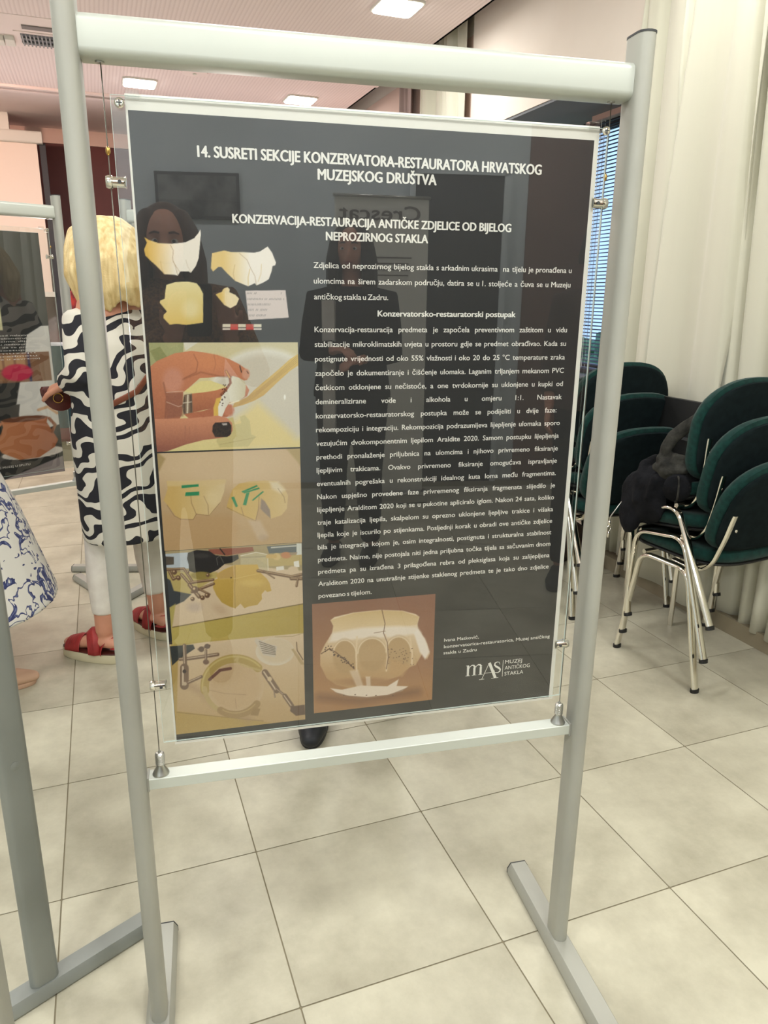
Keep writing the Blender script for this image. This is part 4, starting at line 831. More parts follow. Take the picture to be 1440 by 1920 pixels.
# ------------------------------------------------------------ stacking chairs (local: x across, y forward, z up)
def bez(pts, n=6, r=.05):
    """polyline with rounded corners"""
    P = [Vector(p) for p in pts]; out = [P[0]]
    for i in range(1, len(P)-1):
        a = (P[i-1]-P[i]); b = (P[i+1]-P[i]); q = min(r, a.length*.45, b.length*.45); s = P[i]+a.normalized()*q; e = P[i]+b.normalized()*q
        for k in range(n+1): t = k/n; out.append(s*(1-t)**2+P[i]*2*t*(1-t)+e*t*t)
    out.append(P[-1]); return out
def chair_meshes(fabric):
    D = {}
    for sx in (-1, 1):
        X = sx*.245
        foot_f, top_f, top_r, foot_r = (X, .196, .012), (X*.97, .130, .425), (X*.97, -.095, .428), (X, -.196, .012)
        full = bez([foot_f, top_f, top_r, foot_r], 7, .055); h = len(full)//2
        D['leg%d0' % sx] = MB().tube(full[:h+1], .0150, 16, flat=.58, up=(0, 0, 1)); D['leg%d1' % sx] = MB().tube(full[h:], .0150, 16, flat=.58, up=(0, 0, 1))
        for k, p in enumerate((foot_f, foot_r)): D['cap%d%d' % (sx, k)] = MB().prism(ell(.036, .026, 14, p[0], p[1]), 'z', 0, .012)
        D['tube%d' % sx] = MB().tube(bez([(sx*.185, .02, .425), (sx*.185, -.100, .418), (sx*.187, -.150, .462), (sx*.190, -.182, .545), (sx*.190, -.192, .575), (sx*.190, -.214, .655)], 6, .04), .0125, 12, flat=.5, up=(0, 1, 0))
        D['bolt%d' % sx] = MB().ball((sx*.178, -.216, .60), (.006, .004, .006), 8, 6)
    D['rails'] = MB().tube([(-.236, .12, .430), (.236, .12, .430)], .009, 10); D['rails2'] = MB().tube([(-.236, -.085, .432), (.236, -.085, .432)], .009, 10)
    # seat: cushion with rounded waterfall front, black shell underneath
    def pad(w, d, th, crown, cx, cy, cz, nn=24, pw=3.4):
        mb = MB(); rings = []
        for (k, zz) in ((.90, -th/2), (.985, -th*.3), (1.0, 0), (.985, th*.3), (.93, th*.46), (.80, th*.5)):
            r = []
            for i in range(nn*2):
                a = PI*i/nn; ca, sa = math.cos(a), math.sin(a)
                x = math.copysign(abs(ca)**(2/pw), ca)*w/2*k; y = math.copysign(abs(sa)**(2/pw), sa)*d/2*k
                r.append((cx+x, cy+y, cz+zz+crown*((x/(w/2))**2)-.012*max(0, (y/(d/2)))**3*1.2))
            rings.append(r)
        return mb.loft(rings)
    D['seat'] = pad(.475, .43, .052, .012, 0, .035, .478); D['seat_shell'] = pad(.455, .41, .018, .010, 0, .035, .449)
    # backrest: rounded panel, wider at the bottom corners, curved around the sitter, leaning back
    def back(w, h, th, y0):
        mb = MB(); nn = 40; rings = []
        for k, yy in ((.90, -th/2), (.975, -th*.35), (1.0, 0), (.975, th*.35), (.90, th/2)):
            r = []
            for i in range(nn):
                a = 2*PI*i/nn; ca, sa = math.cos(a), math.sin(a); pw = 2.55 if sa > 0 else 4.2
                x = math.copysign(abs(ca)**(2/pw), ca)*w/2*k; z = math.copysign(abs(sa)**(2/pw), sa)*h/2*k
                zl = z+h/2; y = y0+yy+.22*x*x*2.2-.30*zl-.10*zl*zl
                r.append((x, y, .505+zl))
            rings.append(r)
        return mb.loft(rings)
    D['backrest'] = back(.475, .345, .05, -.150); D['back_shell'] = back(.455, .325, .018, -.178)
    out = {}
    for k, m in D.items():
        me = m.mesh(k); mat = fabric if k in ('seat', 'backrest') else (M['shellgreen'] if k == 'back_shell' else M['black'] if k == 'seat_shell' or k.startswith('cap') else M['chrome'])
        me.materials.append(mat); me.polygons.foreach_set('use_smooth', [True]*len(me.polygons)); me.set_sharp_from_angle(angle=math.radians(50)); out[k] = me
    return out
def chair(meshes, label, group):
    t = thing('stacking_chair', label, 'chair', group=group)
    def add(n, k, p=t): o = bpy.data.objects.new(n, meshes[k]); COL.objects.link(o); o.parent = p; return o
    s = add('seat', 'seat'); add('shell', 'seat_shell', s); b = add('backrest', 'backrest'); add('shell', 'back_shell', b)
    for sx in (-1, 1):
        for k in (0, 1): l = add('leg', 'leg%d%d' % (sx, k)); add('foot_cap', 'cap%d%d' % (sx, k), l)
        tb_ = add('back_tube', 'tube%d' % sx); add('bolt', 'bolt%d' % sx, tb_)
    add('cross_rail', 'rails'); add('cross_rail', 'rails2'); return t
GM = chair_meshes(M['green'])
c0 = chair(GM, '', None)
def place_stack(cx, cy, yaw, labels, group, steps=None, first=None):
    steps = steps or [(0, 0, 0), (.035, .114, 7.5), (.080, .224, 15.0), (.13, .33, 22)]
    R = Matrix.Translation((cx, cy, 0)) @ Matrix.Rotation(yaw, 4, 'Z')
    out = []
    for k, lb in enumerate(labels):
        c = first if (k == 0 and first) else copy_tree(c0)
        dy, dz, ang = steps[k]; piv = Vector((0, -.133, .422))
        Mx = R @ Matrix.Translation(piv+Vector((0, dy, dz))) @ Matrix.Rotation(-math.radians(ang), 4, 'X') @ Matrix.Translation(-piv)
        c.location = Mx.to_translation(); c.rotation_euler = Mx.to_euler(); c['label'] = lb; c['group'] = group; out.append(c)
    return out
place_stack(1.918, 1.109, math.radians(12.2), ['green chair at the bottom of the nearest stack, all four feet on the floor', 'green chair in the middle of the nearest stack', 'green chair on top of the nearest stack with the black jacket on it'], 'green stacking chairs, nearest stack', first=c0)
place_stack(1.817, 1.745, math.radians(3.9), ['green chair at the bottom of the stack behind the right upright', 'second green chair from the floor in the stack behind the right upright', 'topmost green chair of the stack behind the right upright, against the blind'], 'green stacking chairs, second stack')
place_stack(1.99, 2.42, math.radians(6), ['lower green chair of the low stack farthest back by the curtain', 'upper green chair of the low stack farthest back by the curtain'], 'green stacking chairs, farthest stack')
bd = thing('writing_board', 'black writing board standing between the green chair stacks and the curtain', 'board', RW(2.13, 1.28, 0), TH)
MB().prism(rrect(.36, .020, .008, 3), 'z', .44, .96, bev=.004).xf(Matrix.Rotation(PI/2, 4, 'Z')).build('panel', M['black'], bd, 30)
for s_ in (-.15, .15): MB().tube([(0, s_, 0), (0, s_, .46)], .011, 10).build('leg', M['chrome'], bd, 40)
for s_ in (-.1, .1): MB().box(-.014, -.010, s_-.06, s_+.06, .80, .812).build('slot_strip', M['cap'], bd)

def lerp3(a, b, t): return tuple(a[k]+(b[k]-a[k])*t for k in range(3))
# black jacket draped over the top chair of the nearest stack
stR = Matrix.Translation((1.918, 1.109, 0)) @ Matrix.Rotation(math.radians(12.2), 4, 'Z')
jk = thing('jacket', 'crumpled black jacket with hanging zip pull on top of the nearest chair stack', 'jacket', (1.918, 1.109, 0), math.radians(12.2))
def lumpy(seed, amp):
    r = np.random.RandomState(seed).rand(6)*6
    def f(d, p):
        n = 1+amp*(math.sin(5*d[0]+r[0])*math.cos(4*d[1]+r[1])+.6*math.sin(9*d[2]+7*d[0]+r[2])+.4*math.cos(13*d[1]+r[3])); return [q*n for q in p]
    return f
mb = MB()
mb.ball((-.05, .10, .722), (.19, .17, .038), 40, 24, 0, lumpy(1, .05))
mb.ball((-.165, .12, .690), (.095, .15, .062), 36, 22, 0, lumpy(2, .06))
mb.ball((-.238, .15, .632), (.034, .115, .095), 36, 22, 0, lumpy(3, .06))
mb.ball((-.25, .20, .56), (.022, .055, .075), 28, 18, 0, lumpy(4, .06))
mb.tube([(-.12, .22, .76), (-.20, .20, .745), (-.245, .17, .70), (-.27, .15, .62)], [.02, .022, .020, .018], 12)
mb.tube([(-.14, .02, .735), (-.20, .04, .745), (-.25, .09, .715), (-.268, .10, .64)], [.02, .024, .022, .016], 12)
jm = remesh(mb, .007, 3); fit(jm, 'body', M['blackcloth'], jk)
MB().tube([(-.10, .09, .725), (-.17, .05, .720), (-.222, .012, .710), (-.252, -.012, .703), (-.250, -.010, .7035), (-.215, .014, .711), (-.170, .045, .718)], [.040, .044, .046, .047, .041, .038, .034], 24).build('sleeve', M['blackcloth'], jk, 1)
MB().tube([(-.2515+.047*(.60*math.cos(a)), -.0115+.047*.70*math.cos(a), .7035+.047*math.sin(a)*.98) for a in [2*PI*k/24 for k in range(25)]], .0035, 8).build('cuff', M['greycloth'], jk, 1)
mb = MB()
mb.tube([(-.225, .095, .79), (-.222, .085, .835), (-.21, .07, .875), (-.195, .04, .91), (-.175, .0, .95), (-.15, -.04, .99)], [.020, .026, .028, .026, .024, .02], 16, flat=.5)
for q0, q1, q2, rr in (((-.20, .11, .775), (-.235, .07, .775), (-.20, .01, .785), .022), ((-.235, .11, .76), (-.24, .05, .755), (-.215, .0, .765), .020), ((-.19, .08, .80), (-.22, .04, .805), (-.19, .0, .80), .016), ((-.15, .14, .765), (-.19, .12, .785), (-.225, .10, .79), .024), ((-.24, .07, .735), (-.225, .04, .742), (-.20, .03, .75), .018)):
    mb.tube([q0, lerp3(q0, q1, .5), q1, lerp3(q1, q2, .5), q2], [rr*.8, rr, rr*1.1, rr, rr*.8], 12, rnd=True)
hm = remesh(mb, .006, 2); fit(hm, 'hood', M['greycloth'], jk)
MB().tube([(-.262, .235, .60), (-.285, .262, .535), (-.288, .262, .515)], .0022, 6).build('cord', M['steel'], jk, 1)
MB().ball((-.288, .262, .508), (.006, .006, .011), 10, 8).build('toggle', M['chrome'], jk, 1)
MB().tube([(-.288+.009*math.cos(a), .262, .486+.012*math.sin(a)) for a in [2*PI*k/14 for k in range(15)]], .0022, 6).box(-.291, -.285, .259, .265, .45, .476).build('ring_pull', M['chrome'], jk, 1)
MB().box(-.29, -.286, .27, .30, .650, .654).build('zip', M['chrome'], jk)
pb = thing('dark_bag', 'dark round bag on the floor by the baseboard behind the chair legs', 'bag', RW(2.14, 1.98, 0), TH)
MB().ball((0, 0, .12), (.13, .11, .12), 24, 16, 0, lumpy(6, .05)).build('body', pm('bag_dark', (52, 34, 30), .6), pb, 1)
MB().tube([(-.09, -.05, .2), (-.06, -.06, .30), (.06, -.06, .30), (.09, -.05, .2)], .008, 8).build('handle', M['black'], pb, 1)
# ------------------------------------------------------------ people (local: x to their right, y forward, z up, sizes for 1.62 m)
def limb(mb, pts, rad, n=12, flat=1.0): mb.tube(pts, rad, n, flat=flat, rnd=True)
def lerp(a, b, t): return tuple(a[k]+(b[k]-a[k])*t for k in range(3))
def head_mesh(mb, c, s=1.0, yaw=0.0, pitch=0.0, neck=None):
    i0 = len(mb.v)
    def shape(d, p):
        x, y, z = p
        if z < 0: x *= 1-.28*(-d[2])**1.2; y = y*(1-.12*(-d[2])) + .010*(-d[2])
        f = max(0.0, d[1])
        y += .004*math.exp(-((d[2]-.22)/.12)**2)*f                        # brow
        y -= .008*math.exp(-((d[2]-.02)/.12)**2)*math.exp(-((abs(d[0])-.38)/.2)**2)*f  # eye sockets
        y += .006*math.exp(-((d[2]+.75)/.15)**2)*f                        # chin
        return [x, y, z]
    mb.ball((0, 0, 0), (.073, .092, .112), 28, 22, 0, shape)
    mb.tube([(0, .084, .012), (0, .098, -.014), (0, .106, -.030), (0, .096, -.040)], [.007, .010, .014, .010], 8)
    mb.tube([(-.022, .088, -.058), (0, .094, -.057), (.022, .088, -.058)], [.005, .008, .005], 8)
    for sx in (-1, 1): mb.ball((sx*.074, -.006, -.004), (.010, .018, .030), 10, 8)
    mb.xf(Matrix.Translation(c) @ Matrix.Rotation(yaw, 4, 'Z') @ Matrix.Rotation(pitch, 4, 'X') @ Matrix.Scale(s, 4), i0)
def hand(mb, wrist, d, up, curl=.5, spread=1.0, side=1, s=1.0):
    """palm from the wrist along d; up is the back of the hand; curl bends the fingers towards the palm"""
    d = Vector(d).normalized(); up = Vector(up); up = (up-d*up.dot(d)).normalized(); r = d.cross(up)*side; w = Vector(wrist)
    mb.tube([w-d*.01, w+d*.02, w+d*.05, w+d*.078], [.021*s, .030*s, .036*s, .033*s], 12, flat=.5, up=up, rnd=True)
    lens = (.072, .080, .075, .058)
    for k in range(4):
        b = w+d*.074*s+r*(.027-.018*k)*s; dd = (d+r*(.12-.08*k)*spread).normalized(); ang = 0; pts = [b-dd*.02]
        for j, fr in enumerate((.42, .33, .25)):
            ang += curl*(.5 if j == 0 else .9); v = dd*math.cos(ang)-up*math.sin(ang); b = b+v*lens[k]*fr*s; pts.append(b.copy())
        mb.tube([w+d*.06*s+r*(.026-.0175*k)*s]+pts, [.010*s, .0098*s, .0092*s, .0085*s, .0072*s], 8, rnd=True)
    b = w+d*.025*s+r*.030*s; v = (d*.75+r*.75-up*.25*curl).normalized(); p1 = b+v*.034*s; v2 = (d*.95+r*.25-up*.5*curl).normalized(); p2 = p1+v2*.030*s
    mb.tube([b-v*.015, b, p1, p2], [.014*s, .0135*s, .0105*s, .0085*s], 8, rnd=True)
def person(label, loc, yaw, spec):
    t = thing('person', label, 'person', loc, yaw)
    g = spec.get; vox = g('vox', .009)
    mb = MB(); LF = g('feet', [((-.10, 0, 0), 0), ((.10, 0, 0), 0)]); hipz = .86
    sh = 1.33; HC_ = g('head', (0, .015, 1.50))
    # legs and feet
    ank = []
    for (f, fy), sx in zip(LF, (-1, 1)):
        dv = Vector((-math.sin(fy), math.cos(fy), 0)); a = Vector(f)+Vector((0, 0, .085+g('lift', 0))); hp = Vector((sx*.085, 0, hipz)); kn = (a+hp)/2+Vector((0, .03, .02)); kn.z = .47
        limb(mb, [hp, lerp(hp, kn, .5), kn, lerp(kn, a, .35), lerp(kn, a, .8), a], [.088, .076, .056, .055, .038, .034], 14)
        z = g('lift', 0)
        mb.tube([a-dv*.045+Vector((0, 0, -.045)), a+dv*.0+Vector((0, 0, -.04)), a+dv*.07+Vector((0, 0, -.052)), a+dv*.125+Vector((0, 0, -.064)), a+dv*.165+Vector((0, 0, -.068))], [.030, .036, .034, .036, .026], 14, flat=.72, rnd=True)
        ank.append((a, dv))
    mb.loft([[(x*w, y*dd+oy, z) for x, y in [(math.cos(2*PI*k/20), math.sin(2*PI*k/20)) for k in range(20)]] for z, w, dd, oy in ((.80, .15, .10, 0), (.88, .175, .115, -.01), (.97, .155, .105, 0), (1.06, .135, .092, .005), (1.18, .150, .100, .005), (1.28, .165, .095, 0), (1.35, .15, .07, -.005), (1.385, .07, .05, 0))])
    mb.tube([(0, -.01, 1.33), lerp((0, -.01, 1.33), HC_, .5), (HC_[0], HC_[1]-.01, HC_[2]-.05)], [.052, .048, .05], 14)
    arms = g('arms', [[(-.17, 0, sh), (-.21, -.02, 1.08), (-.20, .06, .86)], [(.17, 0, sh), (.21, -.02, 1.08), (.20, .06, .86)]])
    for A, sx in zip(arms, (-1, 1)):
        limb(mb, [(A[0][0]*.7, A[0][1], A[0][2]-.01), A[0], lerp(A[0], A[1], .5), A[1], lerp(A[1], A[2], .4), A[2]], [.05, .052, .043, .036, .034, .023], 14)
        hd = Vector(A[2])-Vector(A[1]); hspec = g('hands', [None, None])[0 if sx < 0 else 1] or (tuple(hd), (sx, 0, 0) if abs(hd.z) > .5*hd.length else (0, 0, 1), .45)
        hand(mb, A[2], hspec[0], hspec[1], hspec[2], 1.0, 1 if sx > 0 else -1)
    head_mesh(mb, HC_, 1.0, g('hyaw', 0), g('hpitch', 0))
    body = fit(remesh(mb, vox, 2), 'body', M['skin'], t)
    HM = Matrix.Translation(HC_) @ Matrix.Rotation(g('hyaw', 0), 4, 'Z') @ Matrix.Rotation(g('hpitch', 0), 4, 'X')
    if g('face', 1):
        for sx in (-1, 1):
            MB().ball((sx*.028, .078, .004), (.013, .009, .008), 12, 8).xf(HM).build('eye', M['white'], body, 1)
            MB().ball((sx*.028, .0865, .004), (.0055, .0025, .0055), 10, 6).xf(HM).build('iris', M['black'], body, 1)
            MB().tube([(sx*.045, .080, .026), (sx*.03, .088, .031), (sx*.014, .089, .028)], [.002, .0035, .003], 6).xf(HM).build('eyebrow', g('hair', M['brown']), body, 1)
        MB().tube([(-.022, .090, -.058), (0, .099, -.058), (.022, .090, -.058)], [.003, .006, .003], 8).xf(HM).build('lips', pm('lips', (160, 82, 76), .4), body, 1)
    # hair: cap, locks down to hlen
    mh = MB(); hl = g('hlen', .14); wd = g('hwide', 1.0)
    def cap_(d, p): return [p[0], p[1]*(1 if d[1] < .25 else .80), p[2]]
    mh.ball((0, -.018, .022), (.088*wd, .098, .108), 30, 20, 0, cap_)
    for k in range(28):
        a = math.radians(-160+320*k/27)-PI/2; rr = .084*wd; x, y = rr*math.cos(a), rr*1.05*math.sin(a)-.012
        if y > .045: continue
        j = rng.rand(3); L = hl*(.85+.2*j[0])
        mh.tube([(x*.72, y*.72, .085), (x*.98, y*.98, .035), (x*(1.10+.08*wd), y*1.10, -.05), (x*(1.14+.1*j[1]), y*1.12, -.6*L-.03), (x*(1.0+.12*j[2]), y*1.0, -L)], [.022, .026, .028*wd, .026, .010], 8, rnd=True)
    mh.xf(HM); fit(remesh(mh, .007, 2), 'hair', g('hair', M['brown']), t)
    # clothes
    def cloth(name, rings, mat, sleeves=None, vx=.010):
        mc = MB()
        if rings: mc.loft([[(x*w+ox, y*dd+oy, z) for x, y in [(math.cos(2*PI*k/28), math.sin(2*PI*k/28)) for k in range(28)]] for z, w, dd, ox, oy in rings])
        if sleeves:
            for A, sx in zip(arms, (-1, 1)):
                e = lerp(A[1], A[2], sleeves); mc.tube([(A[0][0]*.55, A[0][1], A[0][2]+.01), A[0], lerp(A[0], A[1], .5), A[1], e], [.058, .068, .060, .056, .050], 16, rnd=False)
        return fit(remesh(mc, vx, 3), name, mat, t)
    if g('trousers'):
        mt = MB(); r0 = g('tw', 1.0)
        for (a, dv), sx in zip(ank, (-1, 1)):
            hp = Vector((sx*.085, 0, hipz)); kn = (a+hp)/2+Vector((0, .03, .02)); kn.z = .47; e = lerp(kn, a, g('tend', .86))
            mt.tube([hp+Vector((0, 0, .05)), lerp(hp, kn, .5), kn, lerp(kn, a, .35), e], [.105, .088, .070*r0, .068*r0, .050*r0], 18)
        mt.loft([[(x*w, y*dd, z) for x, y in [(math.cos(2*PI*k/24), math.sin(2*PI*k/24)) for k in range(24)]] for z, w, dd in ((.78, .16, .115), (.88, .186, .126), (1.0, .16, .115))])
        fit(remesh(mt, .010, 3), 'trousers', g('trousers'), t)
    if g('top'):
        cloth(g('topname', 'shirt'), g('rings', [(.86, .20, .14, 0, 0), (.97, .185, .13, 0, 0), (1.08, .165, .12, 0, .005), (1.20, .178, .125, 0, .005), (1.30, .19, .115, 0, 0), (1.365, .17, .085, 0, -.005), (1.395, .075, .062, 0, -.005)]), g('top'), g('sleeves', .7))
    for (a, dv), sx in zip(ank, (-1, 1)):
        kind = g('shoe', 'black'); z0 = 0; r_ = Vector((dv.y, -dv.x, 0)); b = Vector((a.x, a.y, 0))
        def sole(w, L0, L1, za, zb, mat, name):
            pr = []
            for k in range(28):
                q_ = 2*PI*k/28; u_ = math.cos(q_); v_ = math.sin(q_); l_ = (L0+L1)/2+(L1-L0)/2*u_; ww = w*(1-.18*(u_ < 0)*abs(u_))*math.copysign(abs(v_)**.75, v_); p = b+dv*l_+r_*ww; pr.append((p.x, p.y))
            return MB().prism(pr, 'z', za, zb, bev=.004).build(name, mat, t, 40)
        if kind == 'sandal':
            so = sole(.047, -.070, .195, 0.0, .036, M['sole'], 'sandal'); sole(.045, -.068, .193, .036, .041, M['bag'], 'footbed')
            mz = .041
            def band(y0, h0, tilt, wid, half=.043):
                pts = []
                for k in range(13): q_ = PI*k/12; p = b+dv*(y0+tilt*math.cos(q_))+r_*half*math.cos(q_); pts.append((p.x, p.y, mz-.004+h0*math.sin(q_)))
                MB().tube(pts, [wid]*13, 10, flat=.14, up=(dv.x*.0, 0, 1)).build('strap', M['red'], so, 1)
            for k_ in range(5): band(.148-.011*k_, .040+.004*k_, .0, .012)
            for k_ in range(5): band(.070-.006*k_-.0, .066+.006*k_, .035, .013, .044)
            band(-.03, .062, -.03, .011, .040)
            MB().tube([tuple(b+dv*.055+r_*s3*.045+Vector((0, 0, .055))) if i_ == 0 else tuple(b-dv*.055*math.sin(PI*i_/8)*1.25+dv*.055*math.cos(PI*i_/8)*(1 if i_ < 4 else 1)*1.0+r_*.043*math.cos(PI*i_/8)+Vector((0, 0, .075))) for i_, s3 in enumerate([1]*9)], .009, 8, flat=.25, up=(0, 0, 1)).build('heel_strap', M['red'], so, 1)
        else:
            mat = {'black': M['black'], 'clog': pm('navy_clog', (26, 29, 36), .45), 'beige': M['beige']}[kind]
            so = sole(.046, -.060, .200, 0.0, .018, mat, 'shoe_sole')
            ms_ = MB(); pts = [b-dv*.045, b+dv*.01, b+dv*.08, b+dv*.14, b+dv*.180]; hs = [.045, .050, .040, .030, .022]
            ms_.tube([(p.x, p.y, .014+h_*.62) for p, h_ in zip(pts, hs)], [.040, .044, .045, .046, .034], 18, flat=.78 if kind != 'beige' else .6, up=(0, 0, 1), rnd=True)
            fit(remesh(ms_, .006, 2), 'shoe', mat, t)
            if kind == 'clog':
                for u_ in (-.02, 0, .02):
                    for l_ in (.115, .14): p = b+dv*l_+r_*u_; MB().ball((p.x, p.y, .0595 if l_ < .12 else .0525), (.003, .003, .003), 8, 6).build('vent_hole', M['steel'], so, 1)
    return t, HM, arms

# blonde woman seen from behind
yA = math.radians(49)
tA, HA, aA = person('blonde woman in black and white leaf print tunic and red sandals, seen from behind', (-.205, 1.635, 0), yA, dict(
    feet=[((-.145, .055, 0), math.radians(10)), ((.110, .035, 0), math.radians(-15))], lift=.036, head=(-.01, .035, 1.465), hpitch=-.32, hyaw=.15, vox=.007,
    arms=[[(-.140, .02, 1.245), (-.185, -.01, 1.085), (-.155, .110, 1.04)], [(.150, .0, 1.26), (.215, .03, 1.07), (.12, .20, 1.04)]],
    hands=[((.15, 1, -.25), (-.3, 0, 1), .9), ((-.6, .8, 0), (.2, .2, 1), .7)], hair=M['blonde'], hlen=.20, hwide=1.32, shoe='sandal', trousers=M['whitecotton'], tw=.88, tend=.80,
    top=M['zebra'], topname='tunic', sleeves=.72, rings=[(.485, .225, .165, .02, 0), (.56, .225, .165, .015, 0), (.72, .222, .16, .01, 0), (.86, .215, .155, 0, 0), (.98, .20, .15, 0, 0), (1.10, .195, .14, 0, 0), (1.18, .19, .135, 0, 0), (1.25, .165, .12, 0, 0), (1.31, .12, .09, 0, .01), (1.355, .07, .06, 0, .01)]))
MB().tube([(.15, -.10, 1.31), (.09, -.155, 1.22), (.0, -.172, 1.12), (-.10, -.165, 1.03), (-.20, -.09, .97)], .011, 8, flat=.22, up=(0, 1, 0)).build('bag_strap', M['strap'], tA, 1)
bgo = thing('clutch_bag', 'small brown leather bag with gold ring in the blonde woman hand', 'bag', (-.425, 1.655, .985), math.radians(20))
mb = MB(); pr = [(.062*math.cos(math.radians(a)), .035+.078*math.sin(math.radians(a))) for a in range(180, 361, 12)]+[(.055, .045), (-.055, .045)]
mb.prism(pr, 'y', -.014, .014, bev=.006).build('body', M['bag'], bgo, 40)
MB().prism([(x*.9, z*.6+.018) for x, z in pr], 'y', -.018, -.014, bev=.001).build('flap', M['bag'], bgo, 40)
MB().tube([(.016*math.cos(a)-.01, -.022, .006+.016*math.sin(a)) for a in [2*PI*k/20 for k in range(21)]], .0024, 6).build('ring', M['gold'], bgo, 1)
# woman in the blue floral dress, left edge
tB, HB, aB = person('woman at the left edge in a white dress with blue flowers', (-.86, 1.46, 0), math.radians(-72), dict(
    feet=[((-.09, -.02, 0), .1), ((.09, .07, 0), -.1)], hair=M['brown'], shoe='beige', arms=[[(-.165, .0, 1.30), (-.21, .02, 1.08), (-.12, .15, 1.03)], [(.165, .0, 1.30), (.21, .03, 1.08), (.05, .17, 1.01)]],
    hands=[((.3, 1, .1), (0, 0, 1), 1.3), ((-.25, 1, .1), (.2, 0, 1), 1.4)], top=M['floral'], topname='dress', sleeves=.35,
    rings=[(.315, .40, .39, 0, 0), (.45, .36, .35, 0, 0), (.62, .315, .30, 0, 0), (.80, .255, .235, 0, 0), (.92, .205, .17, 0, 0), (1.03, .15, .12, 0, 0), (1.15, .165, .125, 0, 0), (1.28, .18, .115, 0, 0), (1.345, .15, .085, 0, 0), (1.375, .07, .06, 0, 0)]))
# visitor far behind, in a red patterned shawl, half hidden by the left upright
person('distant visitor in a red patterned shawl, half hidden by the left upright', (-.63, 4.42, 0), math.radians(60), dict(
    vox=.012, hair=M['darkhair'], hlen=.10, top=M['redcloth'], topname='shawl', sleeves=.6, trousers=M['blackcloth'], tend=.97, head=(0, .03, 1.47)))
# person hidden behind the charcoal poster, only the shoe shows
person('person standing behind the charcoal poster, only a dark clog showing below it', (.49, 1.01, 0), math.radians(168), dict(
    feet=[((-.12, -.17, 0), .0), ((.105, .025, 0), math.radians(-2))], shoe='clog', trousers=pm('navy_trousers', (40, 44, 56), .9), tend=.95, top=M['blackcloth'], hair=M['darkhair'], hlen=.10, vox=.011, sleeves=.8))
# the photographer and two visitors, seen only as reflections in the acrylic
person('woman photographer in a brown glittering knit, mirrored dimly in the poster', (-.02, -1.50, 0), 0, dict(
    vox=.010, hair=M['brown'], hlen=.16, top=M['sparkle'], trousers=M['blackcloth'], tend=.95, sleeves=.9, head=(0, .03, 1.50),
    arms=[[(-.17, 0, 1.32), (-.20, .12, 1.10), (.02, .28, 1.22)], [(.17, 0, 1.32), (.26, .12, 1.10), (.18, .285, 1.22)]], hands=[((.1, .02, 1), (-.6, -.8, 0), .5), ((-.1, .02, 1), (.6, -.8, 0), .5)]))
ph = thing('phone', 'black phone held up by the woman in the brown knit', 'phone', tuple(CAM-Vector(R3[2])*.028), 0)
ph.rotation_euler = cam.rotation_euler
MB().prism(rrect(.074, .158, .010, 5, 0, -.05), 'z', -.004, .004, bev=.0015).build('body', M['phone'], ph, 30)
MB().prism(rrect(.026, .036, .007, 4, 0, 0), 'z', -.006, -.004, bev=.001).build('camera_bump', M['cap'], ph, 30)
ph.matrix_world = Matrix.Translation(CAM-Vector(R3[2])*.028) @ cam.matrix_world.to_3x3().to_4x4()
tP, HP, aP = person('dark haired visitor in black with a pale open scarf, mirrored in the poster', (.80, -2.55, 0), math.radians(20), dict(
    vox=.012, hair=M['darkhair'], hlen=.22, top=M['blackcloth'], trousers=M['blackcloth'], tend=.97, sleeves=.9, head=(0, .015, 1.56),
    arms=[[(-.17, 0, 1.33), (-.21, .04, 1.08), (-.05, .20, 1.10)], [(.17, 0, 1.33), (.21, .04, 1.08), (.08, .22, 1.06)]]))
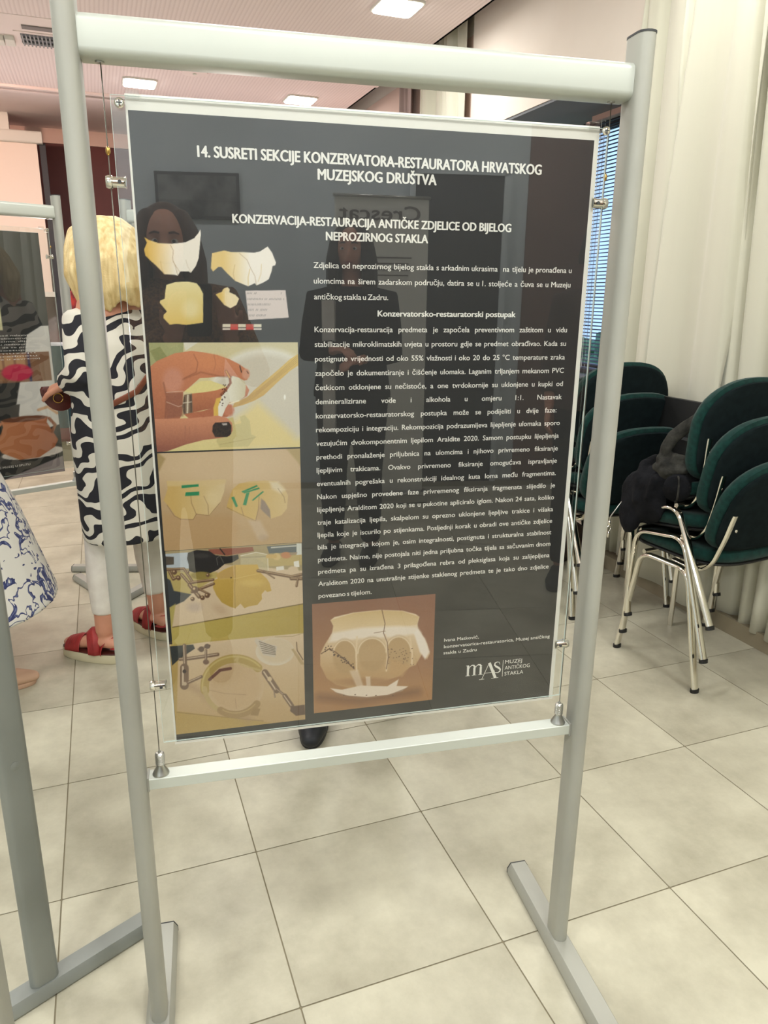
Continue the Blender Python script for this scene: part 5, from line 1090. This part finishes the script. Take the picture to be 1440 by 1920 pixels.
MB().loft([[(-.09+.03*s_, .135+.02*t_, z) for s_, t_ in ((-1, -1), (1, -1), (1, 1), (-1, 1))] for z in (.70, .95, 1.15, 1.33)]).build('scarf', M['whitecotton'], tP)
tG, HG, aG = person('visitor with glasses and a brown shirt, mirrored at the right edge of the poster', (1.83, -1.95, 0), math.radians(35), dict(
    vox=.012, hair=M['darkhair'], hlen=.07, top=pm('dark_brown_shirt', (70, 50, 44), .9), trousers=M['blackcloth'], tend=.97, head=(0, .015, 1.58)))
for sx in (-1, 1): MB().tube([(sx*.030+.021*math.cos(a), .100, .004+.017*math.sin(a)) for a in [2*PI*k/16 for k in range(17)]], .0018, 6).xf(HG).build('glasses_rim', M['black'], tG, 1)
# roll-up banner behind the visitors, its heading read backwards in the acrylic
bn = thing('rollup_banner', 'white roll-up banner with a dark heading, mirrored above the main text', 'banner', (0, -3.55, 0))
MB().box(.89, 1.48, -.002, .002, .08, 1.93).build('sheet', M['white'], bn); MB().prism(rrect(.12, .08, .02, 4, 0, .042), 'x', .87, 1.50, bev=.004).build('base', M['steel'], bn, 30)
MB().tube([(.88, 0, 1.935), (1.49, 0, 1.935)], .010, 10).build('top_rail', M['steel'], bn, 1); MB().tube([(1.185, -.02, .06), (1.185, -.02, 1.93)], .008, 8).build('pole', M['steel'], bn, 1)
mb = MB(); put(mb, 'Crescat', -.02, .04, .088, x1=.49, y=0, bold=.03)
for k in range(5): mb.box(.03+.02*(k % 2), .40-.03*(k % 3), -.0001, .0001, -.18-.035*k, -.172-.035*k)
mb.xf(Matrix.Translation((1.405, .004, 1.76)) @ Matrix.Rotation(PI, 4, 'Z')).build('lettering', pm('grey_brown_ink', (96, 84, 80), .7), bn)
fpz = thing('framed_picture', 'dark wide framed picture on the wall behind the photographer, mirrored at the upper left', 'picture', RW(0, 0, 0), TH)
MB().box(-.72, -.17, B0, B0+.025, 1.84, 2.13).build('frame', M['cap'], fpz); MB().box(-.70, -.19, B0+.025, B0+.028, 1.86, 2.11).build('print', noise_mat('grey_artwork', (60, 62, 62), (128, 130, 128), 9, .6), fpz)
